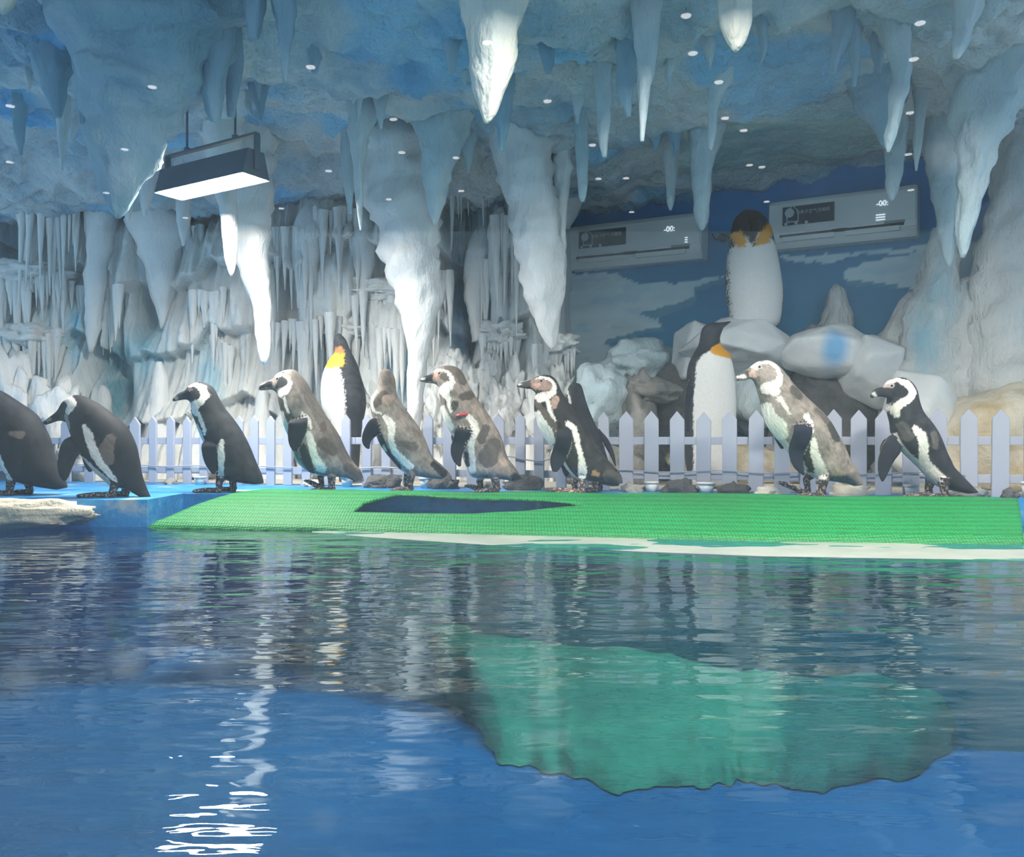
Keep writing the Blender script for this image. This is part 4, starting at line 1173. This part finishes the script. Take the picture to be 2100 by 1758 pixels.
# 4
build_bird('penguin', 'grey-brown penguin with dark cheek patch and lifted foot, in front of the yellow-collared statue', 'penguin', GRP, (500, 745), 6.56, dgr(1009), (1190, 1732),
    [((192, 350), (205, 368)), ((235, 275), (290, 366)), ((320, 240), (385, 360)), ((398, 205), (450, 410)), ((435, 148), (485, 470)), ((550, 95), (480, 540)), ((690, 95), (500, 640)), ((825, 230), (525, 760)), ((915, 385), (565, 900)),
     ((1030, 580), (620, 1020)), ((1155, 775), (655, 1150)), ((1275, 960), (695, 1290)), ((1365, 1150), (775, 1390)), ((1430, 1270), (890, 1470)), ((1500, 1360), (1120, 1520)), ((1575, 1450), (1360, 1540)), ((1622, 1590), (1510, 1595))],
    [(S((700, 110, 60), (850, 300, 70), (1150, 850, 90), (1400, 1300, 60)), (0.16, 0.145, 0.135)), (S((560, 160, 30), (560, 260, 85), (480, 320, 40)), DARK), (S((540, 500, 60), (640, 660, 60), (700, 760, 50)), BROWN),
     (S((540, 690, 46), (590, 850, 66), (635, 980, 30)), WHITE), (S((455, 180, 14), (550, 165, 14), (640, 210, 18), (685, 290, 24), (630, 380, 56), (545, 420, 52)), WHITE), (S((440, 260, 34), (420, 320, 24)), (0.45, 0.38, 0.34)),
     (S((600, 480, 20), (625, 570, 24), (665, 670, 14)), WHITE), (S((850, 690, 24), (925, 770, 34), (960, 880, 18)), WHITE), (S((930, 960, 46), (980, 1100, 48), (1010, 1250, 54), (1085, 1400, 74)), WHITE),
     (S((860, 1130, 50), (900, 1300, 70), (940, 1440, 50)), DARK), (S((1100, 830, 40), (1110, 900, 40)), BROWN), (S((1130, 1080, 80), (1250, 1180, 60)), BROWN), (S((1420, 1400, 60), (1560, 1520, 50)), (0.10, 0.09, 0.085)),
     (S((215, 320, 24), (350, 280, 40)), DARK), (S((225, 285, 12), (280, 262, 10)), OFFW)],
    (0.22, 0.20, 0.185), [([(775, 660, 90), (800, 800, 132), (775, 950, 122), (745, 1080, 85), (745, 1180, 30)], -1), ([(740, 680, 80), (720, 820, 110), (690, 960, 90), (680, 1080, 40), (680, 1120, 16)], 1)],
    [((1200, 1440), (1200, 1660), (900, 1730), -0.034), ((1100, 1440), (1010, 1530), (780, 1590), 0.036)], (475, 215))
# 5 looks away
build_bird('penguin', 'grey-brown penguin with its head turned away and one flipper swung forward', 'penguin', GRP, (700, 745), 6.56, dgr(1010), (890, 1740),
    [((600, 78), (565, 82)), ((665, 100), (520, 125)), ((715, 190), (502, 230)), ((735, 300), (488, 340)), ((745, 400), (408, 450)), ((790, 500), (388, 560)), ((850, 600), (405, 670)), ((950, 730), (440, 810)), ((1055, 880), (470, 960)),
     ((1130, 1030), (510, 1075)), ((1180, 1160), (595, 1205)), ((1215, 1240), (700, 1330)), ((1250, 1290), (810, 1450)), ((1330, 1350), (960, 1510)), ((1420, 1440), (1190, 1550)), ((1470, 1500), (1350, 1565))],
    [(S((600, 150, 70), (640, 300, 70)), (0.17, 0.145, 0.13)), (S((480, 560, 50), (600, 430, 60)), BROWN), (S((640, 500, 70), (690, 470, 40)), (0.36, 0.28, 0.24)), (S((520, 980, 60), (600, 1180, 60), (760, 1400, 60)), DARK), (S((590, 1120, 20), (610, 1170, 22)), OFFW),
     (S((440, 400, 56), (430, 470, 30), (425, 560, 22), (445, 620, 22), (475, 665, 18), (560, 682, 11)), WHITE), (S((615, 730, 34), (700, 820, 54), (712, 930, 45), (700, 1060, 44), (740, 1180, 45), (830, 1280, 50), (945, 1385, 50)), WHITE),
     (S((1250, 1360, 40), (1380, 1480, 50)), DARK), (S((820, 1080, 40), (1000, 1120, 60)), (0.14, 0.125, 0.115))],
    (0.25, 0.225, 0.205), [([(610, 780, 80), (490, 850, 118), (395, 960, 90), (365, 1050, 66), (378, 1115, 42), (400, 1152, 14)], -1), ([(600, 800, 90), (560, 920, 90), (560, 1040, 60), (570, 1100, 20)], 1)],
    [((960, 1430), (930, 1640), (690, 1735), -0.034), ((900, 1440), (860, 1620), (640, 1720), 0.038)], None,
    k_lat=[(0, 0.9), (0.1, 1.0), (0.2, 0.95), (0.35, 0.86), (0.85, 0.8), (1, 1.0)])
# 6 with a red band
p6 = build_bird('penguin', 'grey-brown penguin with a red band at the root of its flipper', 'penguin', GRP, (830, 740), 6.28, dgr(1011), (1190, 1700),
    [((183, 248), (190, 264)), ((240, 203), (285, 286)), ((325, 170), (380, 296)), ((388, 120), (440, 340)), ((460, 72), (442, 420)), ((590, 60), (455, 490)), ((715, 110), (470, 580)), ((790, 240), (480, 660)), ((850, 360), (505, 770)),
     ((960, 520), (560, 880)), ((1080, 690), (620, 970)), ((1180, 850), (670, 1080)), ((1260, 1020), (730, 1210)), ((1300, 1170), (790, 1360)), ((1340, 1265), (860, 1490)), ((1420, 1370), (1010, 1515)), ((1480, 1465), (1250, 1525)), ((1508, 1515), (1390, 1555))],
    [(S((560, 90, 50), (690, 140, 70), (760, 270, 50)), (0.15, 0.13, 0.11)), (S((520, 210, 60), (560, 250, 40)), BROWN), (S((240, 230, 40), (350, 220, 50)), DARK), (S((215, 235, 14), (260, 232, 14)), OFFW), (S((395, 235, 36), (410, 160, 30)), PINK),
     (S((560, 540, 40), (620, 640, 40), (660, 570, 50)), BROWN), (S((760, 470, 50), (850, 450, 60)), BROWN), (S((495, 610, 34), (535, 750, 58), (600, 860, 46)), WHITE),
     (S((385, 128, 14), (460, 123, 16), (560, 150, 20), (612, 230, 24), (640, 290, 26), (565, 350, 70), (495, 380, 56), (545, 450, 48)), WHITE), (S((580, 480, 30), (580, 570, 24), (612, 660, 16)), WHITE),
     (S((840, 730, 40), (890, 800, 45), (925, 900, 50), (872, 990, 45), (860, 1100, 40), (880, 1250, 40), (880, 1400, 46)), WHITE), (S((1050, 870, 50), (1000, 1010, 60)), (0.12, 0.11, 0.105)), (S((1080, 1240, 130), (1150, 1080, 90)), (0.13, 0.12, 0.115)),
     (S((1270, 1290, 46), (1300, 1310, 40)), (0.45, 0.36, 0.31)), (S((1420, 1490, 50), (1480, 1510, 30)), DARK), (S((800, 1200, 30), (810, 1330, 30)), DARK)],
    (0.29, 0.25, 0.225), [([(745, 740, 70), (775, 870, 114), (735, 1000, 102), (682, 1150, 88), (690, 1270, 60), (725, 1355, 18)], -1), ([(700, 760, 70), (690, 880, 90), (650, 1000, 70), (620, 1080, 20)], 1)],
    [((1150, 1430), (1190, 1630), (900, 1698), -0.034), ((1000, 1430), (960, 1560), (760, 1620), 0.038)], (452, 168))
def band(o, zx, zy, fz, zoom, d, w, h):
    s = d / F / zoom
    bm = bmesh.new()
    bmesh.ops.create_cone(bm, cap_ends=False, segments=24, radius1=1, radius2=1, depth=1)
    for v in bm.verts: v.co = Vector((v.co.x * w * s, v.co.y * 0.020, v.co.z * h * s))
    r = bmesh.ops.solidify(bm, geom=list(bm.faces), thickness=0.0025)
    bmesh.ops.rotate(bm, verts=bm.verts, matrix=Matrix.Rotation(-0.2, 3, 'Y'))
    bmesh.ops.translate(bm, verts=bm.verts, vec=((zx - fz[0]) * s, -0.088, (fz[1] - zy) * s))
    b = bm_obj('flipper_band', bm, 'band_red', o, True); b['label'] = 'red plastic flipper band'
band(p6, 748, 705, (1190, 1700), 6.28, dgr(1011), 76, 34)
# 8 (behind 7)
build_bird('penguin', 'blackish penguin mostly hidden behind the penguin with the pink face, one flipper held out behind', 'penguin', GRP, (1040, 755), 6.51, 4.52, (1180, 1640),
    [((940, 188), (880, 188)), ((985, 215), (835, 215)), ((1015, 290), (805, 290)), ((1045, 400), (780, 410)), ((1085, 520), (760, 560)), ((1150, 680), (760, 740)), ((1230, 850), (770, 900)), ((1290, 1030), (810, 1060)), ((1340, 1190), (870, 1220)),
     ((1390, 1310), (960, 1380)), ((1450, 1430), (1110, 1500)), ((1500, 1560), (1400, 1570))],
    [(S((790, 250, 12), (815, 350, 14), (835, 460, 10)), OFFW)], (0.026, 0.029, 0.036),
    [([(1225, 800, 26), (1265, 880, 34), (1335, 1010, 44), (1395, 1140, 34), (1442, 1300, 10)], -1)],
    [((1160, 1440), (1170, 1560), (1000, 1630), -0.036), ((1220, 1440), (1240, 1560), (1080, 1630), 0.036)], None,
    k_lat=[(0, 0.9), (0.1, 1.0), (0.25, 0.9), (0.85, 0.85), (1, 1.0)])
# 7 pink face
build_bird('penguin', 'dark penguin with pink face and bright white throat, flippers hanging down', 'penguin', GRP, (1040, 755), 6.51, dgr(1015), (1000, 1697),
    [((118, 246), (126, 258)), ((165, 205), (250, 280)), ((300, 165), (325, 290)), ((370, 130), (385, 345)), ((450, 100), (365, 410)), ((570, 100), (358, 480)), ((660, 170), (360, 560)), ((720, 300), (375, 650)), ((800, 430), (400, 755)),
     ((880, 560), (450, 865)), ((960, 680), (515, 965)), ((1040, 800), (580, 1045)), ((1110, 900), (650, 1140)), ((1200, 1030), (730, 1255)), ((1275, 1150), (810, 1380)), ((1365, 1250), (910, 1475)), ((1470, 1360), (1070, 1520)), ((1528, 1450), (1300, 1525)), ((1545, 1545), (1440, 1550))],
    [(S((380, 220, 80), (500, 240, 80), (560, 270, 50)), (0.30, 0.22, 0.19)), (S((360, 250, 34), (410, 235, 30)), PINK), (S((170, 240, 30), (270, 220, 40)), (0.10, 0.09, 0.085)), (S((160, 225, 12), (190, 222, 12)), WHITE),
     (S((640, 430, 50), (620, 520, 40)), (0.40, 0.28, 0.24)), (S((400, 480, 40), (500, 620, 40), (600, 760, 50), (620, 850, 40)), (0.14, 0.12, 0.10)), (S((405, 610, 34), (455, 740, 58), (530, 860, 72), (590, 985, 46)), WHITE),
     (S((390, 140, 10), (480, 130, 17), (580, 170, 24), (632, 250, 27), (612, 340, 34), (515, 390, 60), (430, 410, 60)), WHITE), (S((540, 470, 30), (560, 570, 27), (592, 650, 20), (635, 712, 13)), WHITE),
     (S((800, 750, 38), (880, 810, 40), (910, 920, 40), (940, 1080, 34), (980, 1220, 40), (990, 1350, 58), (990, 1430, 50)), WHITE), (S((850, 1080, 50), (870, 1250, 50)), (0.05, 0.05, 0.04)),
     (S((1150, 1400, 40), (1190, 1420, 30)), (0.40, 0.25, 0.12)), (S((1350, 1440, 90), (1480, 1480, 60)), (0.08, 0.075, 0.065))],
    (0.034, 0.034, 0.036), [([(745, 720, 80), (745, 860, 112), (735, 1000, 112), (690, 1140, 108), (650, 1270, 95), (625, 1385, 34)], -1), ([(760, 800, 80), (770, 1000, 90), (790, 1200, 80), (800, 1380, 60), (800, 1460, 18)], 1)],
    [((1010, 1420), (985, 1610), (610, 1690), -0.036), ((960, 1420), (900, 1540), (500, 1640), 0.04)], (452, 182), foot_col=(0.10, 0.075, 0.065))
# 9 large brown-grey
build_bird('penguin', 'large brown-grey penguin with pale face and long navy flipper', 'penguin', GRP, (1490, 720), 5.67, dgr(1021.6), (1060, 1710),
    [((82, 328), (96, 350)), ((130, 277), (190, 346)), ((230, 216), (285, 325)), ((290, 170), (335, 390)), ((370, 120), (368, 490)), ((500, 110), (395, 580)), ((620, 190), (415, 670)), ((700, 290), (435, 765)), ((790, 400), (485, 885)), ((930, 540), (560, 990)),
     ((1060, 660), (640, 1080)), ((1190, 800), (705, 1165)), ((1290, 970), (795, 1255)), ((1375, 1125), (880, 1350)), ((1440, 1265), (970, 1430)), ((1500, 1355), (1080, 1495)), ((1540, 1430), (1300, 1525)), ((1568, 1500), (1420, 1548)), ((1582, 1560), (1470, 1570))],
    [(S((330, 210, 60), (430, 250, 90), (470, 320, 60)), (0.33, 0.30, 0.28)), (S((130, 310, 30), (230, 260, 40)), (0.10, 0.09, 0.09)), (S((130, 300, 14), (200, 300, 22)), WHITE), (S((290, 270, 40), (310, 285, 30)), (0.62, 0.44, 0.38)), (S((330, 190, 44), (370, 190, 20)), (0.62, 0.60, 0.58)),
     (S((480, 570, 40), (560, 700, 60), (620, 850, 40)), (0.30, 0.27, 0.25)), (S((440, 640, 34), (470, 760, 52), (560, 880, 78), (615, 985, 48)), WHITE),
     (S((290, 180, 18), (370, 140, 16), (470, 140, 22), (550, 200, 30), (572, 300, 32), (530, 400, 44), (440, 440, 72), (500, 480, 56)), WHITE), (S((545, 560, 30), (590, 630, 22), (655, 735, 16)), WHITE),
     (S((730, 470, 60), (780, 520, 60)), (0.09, 0.085, 0.075)), (S((1150, 870, 56), (1215, 1000, 66)), (0.06, 0.06, 0.058)), (S((1000, 700, 40), (1100, 800, 50)), (0.12, 0.11, 0.10)),
     (S((880, 1060, 40), (900, 1230, 64), (970, 1370, 46)), (0.04, 0.042, 0.036)), (S((850, 770, 38), (890, 840, 34), (910, 940, 14)), WHITE), (S((920, 1040, 38), (950, 1180, 44), (1000, 1300, 48), (1065, 1430, 64)), WHITE), (S((1210, 1400, 60), (1240, 1430, 50)), (0.30, 0.28, 0.22))],
    (0.25, 0.225, 0.205), [([(765, 720, 50), (800, 850, 104), (785, 1000, 112), (752, 1150, 97), (770, 1300, 70), (820, 1400, 32), (842, 1438, 10)], -1), ([(740, 760, 60), (720, 900, 90), (700, 1030, 80), (700, 1140, 20)], 1)],
    [((1110, 1440), (1075, 1620), (720, 1702), -0.036), ((1020, 1430), (960, 1500), (610, 1540), 0.04)], (360, 192), flip_col=(0.016, 0.022, 0.042))
# 10
build_bird('penguin', 'black and white penguin at the end of the row with a flipper swung forward', 'penguin', GRP, (1750, 750), 6.28, 3.98, (1100, 1692),
    [((213, 380), (232, 406)), ((230, 320), (315, 384)), ((300, 270), (405, 388)), ((370, 250), (475, 425)), ((430, 182), (485, 460)), ((520, 142), (455, 520)), ((640, 132), (447, 590)), ((740, 190), (470, 670)), ((800, 290), (490, 750)), ((830, 420), (492, 820)),
     ((890, 570), (505, 880)), ((1000, 710), (540, 970)), ((1085, 840), (605, 1060)), ((1145, 970), (710, 1170)), ((1190, 1080), (835, 1295)), ((1240, 1180), (940, 1410)), ((1290, 1280), (1060, 1520)), ((1375, 1370), (1190, 1575)), ((1500, 1500), (1320, 1600)), ((1612, 1612), (1470, 1630))],
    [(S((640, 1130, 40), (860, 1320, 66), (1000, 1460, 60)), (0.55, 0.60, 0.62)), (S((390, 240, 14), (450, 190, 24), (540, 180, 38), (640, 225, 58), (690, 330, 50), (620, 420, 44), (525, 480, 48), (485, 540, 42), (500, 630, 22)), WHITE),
     (S((250, 340, 22), (280, 370, 18)), (0.60, 0.60, 0.58)), (S((400, 240, 22), (470, 240, 28)), (0.42, 0.38, 0.38)), (S((540, 320, 80), (520, 230, 30)), BLACK),
     (S((700, 790, 38), (770, 880, 62), (810, 1000, 58), (820, 1120, 50), (870, 1240, 54), (970, 1330, 50), (1080, 1430, 45), (1110, 1480, 28)), WHITE), (S((560, 760, 60), (620, 900, 60)), (0.10, 0.095, 0.095)), (S((950, 880, 60), (960, 1000, 50)), (0.12, 0.11, 0.11))],
    (0.036, 0.040, 0.048), [([(590, 880, 110), (450, 1020, 128), (368, 1180, 108), (332, 1330, 76), (322, 1430, 36), (322, 1468, 10)], -1), ([(580, 900, 100), (500, 1050, 110), (470, 1180, 80), (470, 1260, 20)], 1)],
    [((1120, 1420), (1120, 1600), (565, 1690), -0.036), ((1060, 1420), (1020, 1580), (700, 1690), 0.04)], (462, 246))

# ---- king penguin statues
KG = 'king penguin statues among the ice rocks'
KW, KD, KO = (0.68, 0.70, 0.71), (0.035, 0.04, 0.05), (0.62, 0.30, 0.03)
build_bird('penguin_statue', 'king penguin statue with bowed head standing on the broad white boulder', 'statue', KG, (1140, 380), 2.763, 5.72, (1125, 770),
    [((1105, 138), (1065, 142)), ((1165, 165), (1015, 185)), ((1215, 240), (988, 270)), ((1237, 320), (978, 350)), ((1258, 420), (968, 440)), ((1275, 530), (962, 550)), ((1285, 620), (966, 630)), ((1280, 700), (980, 705)), ((1268, 770), (988, 772)), ((1240, 806), (1010, 808))],
    [(S((1100, 200, 90), (1090, 260, 80)), (0.05, 0.042, 0.04)), (S((1115, 440, 150), (1120, 600, 150), (1125, 760, 140)), KW), (S((1008, 300, 26), (1030, 340, 30)), KO), (S((1195, 260, 26), (1150, 320, 40), (1110, 345, 24)), KO), (S((1085, 240, 50), (1080, 310, 26), (1082, 362, 7)), (0.04, 0.036, 0.036))],
    KD, mat='statue_paint', statue=True, k_lat=[(0, 1.0), (0.3, 0.85), (1, 0.85)], ground=P(1545, 380 + 770 / 2.763, 5.72).z, front_only=True, voxel=0.007,
    extra=[([(-0.024, -0.10, 0.62), (-0.030, -0.15, 0.545), (-0.031, -0.155, 0.47)], [0.045, 0.026, 0.008])])
build_bird('penguin_statue', 'king penguin statue with raised beak and orange throat behind the pickets', 'statue', KG, (1240, 640), 6.5625, 4.95, (1420, 2420),
    [((1696, 176), (1712, 190)), ((1620, 190), (1650, 236)), ((1550, 200), (1598, 275)), ((1420, 205), (1585, 310)), ((1320, 270), (1560, 370)), ((1292, 360), (1550, 440)), ((1265, 500), (1580, 530)), ((1195, 620), (1680, 630)), ((1130, 770), (1720, 770)),
     ((1100, 960), (1752, 960)), ((1085, 1200), (1765, 1200)), ((1070, 1500), (1765, 1500)), ((1070, 1800), (1755, 1800)), ((1090, 2100), (1740, 2100)), ((1160, 2400), (1690, 2400))],
    [(S((1460, 860, 270), (1462, 1300, 305), (1462, 2300, 305)), KW), (S((1540, 520, 40), (1440, 600, 60), (1620, 620, 80), (1660, 650, 50)), KO)],
    KD, mat='statue_paint', statue=True, k_lat=[(0, 0.9), (0.2, 0.9), (0.5, 0.8), (1, 0.8)], front_only=True, voxel=0.006,
    flippers=[([(1170, 900, 40), (1110, 1150, 55), (1090, 1400, 50), (1085, 1650, 20)], -1)])
build_bird('penguin_statue', 'king penguin statue with yellow throat in front of the icicle wall', 'statue', KG, (500, 600), 3.38, 5.5, (725, 1345),
    [((665, 308), (632, 316)), ((705, 350), (622, 372)), ((735, 420), (632, 435)), ((785, 520), (590, 495)), ((812, 610), (552, 580)), ((838, 700), (535, 680)), ((848, 800), (540, 800)), ((832, 900), (575, 890)), ((815, 1000), (620, 1000)), ((805, 1150), (650, 1150)), ((790, 1340), (660, 1340))],
    [(S((605, 600, 90), (625, 740, 100), (650, 900, 80), (680, 1000, 30)), (0.80, 0.79, 0.76)), (S((655, 470, 56), (612, 520, 44), (680, 515, 36)), (0.72, 0.45, 0.06)), (S((680, 435, 22), (650, 430, 18)), (0.55, 0.20, 0.08))],
    (0.05, 0.055, 0.065), mat='statue_paint', statue=True, k_lat=[(0, 1.0), (0.3, 0.85), (1, 0.85)], front_only=True, voxel=0.006)
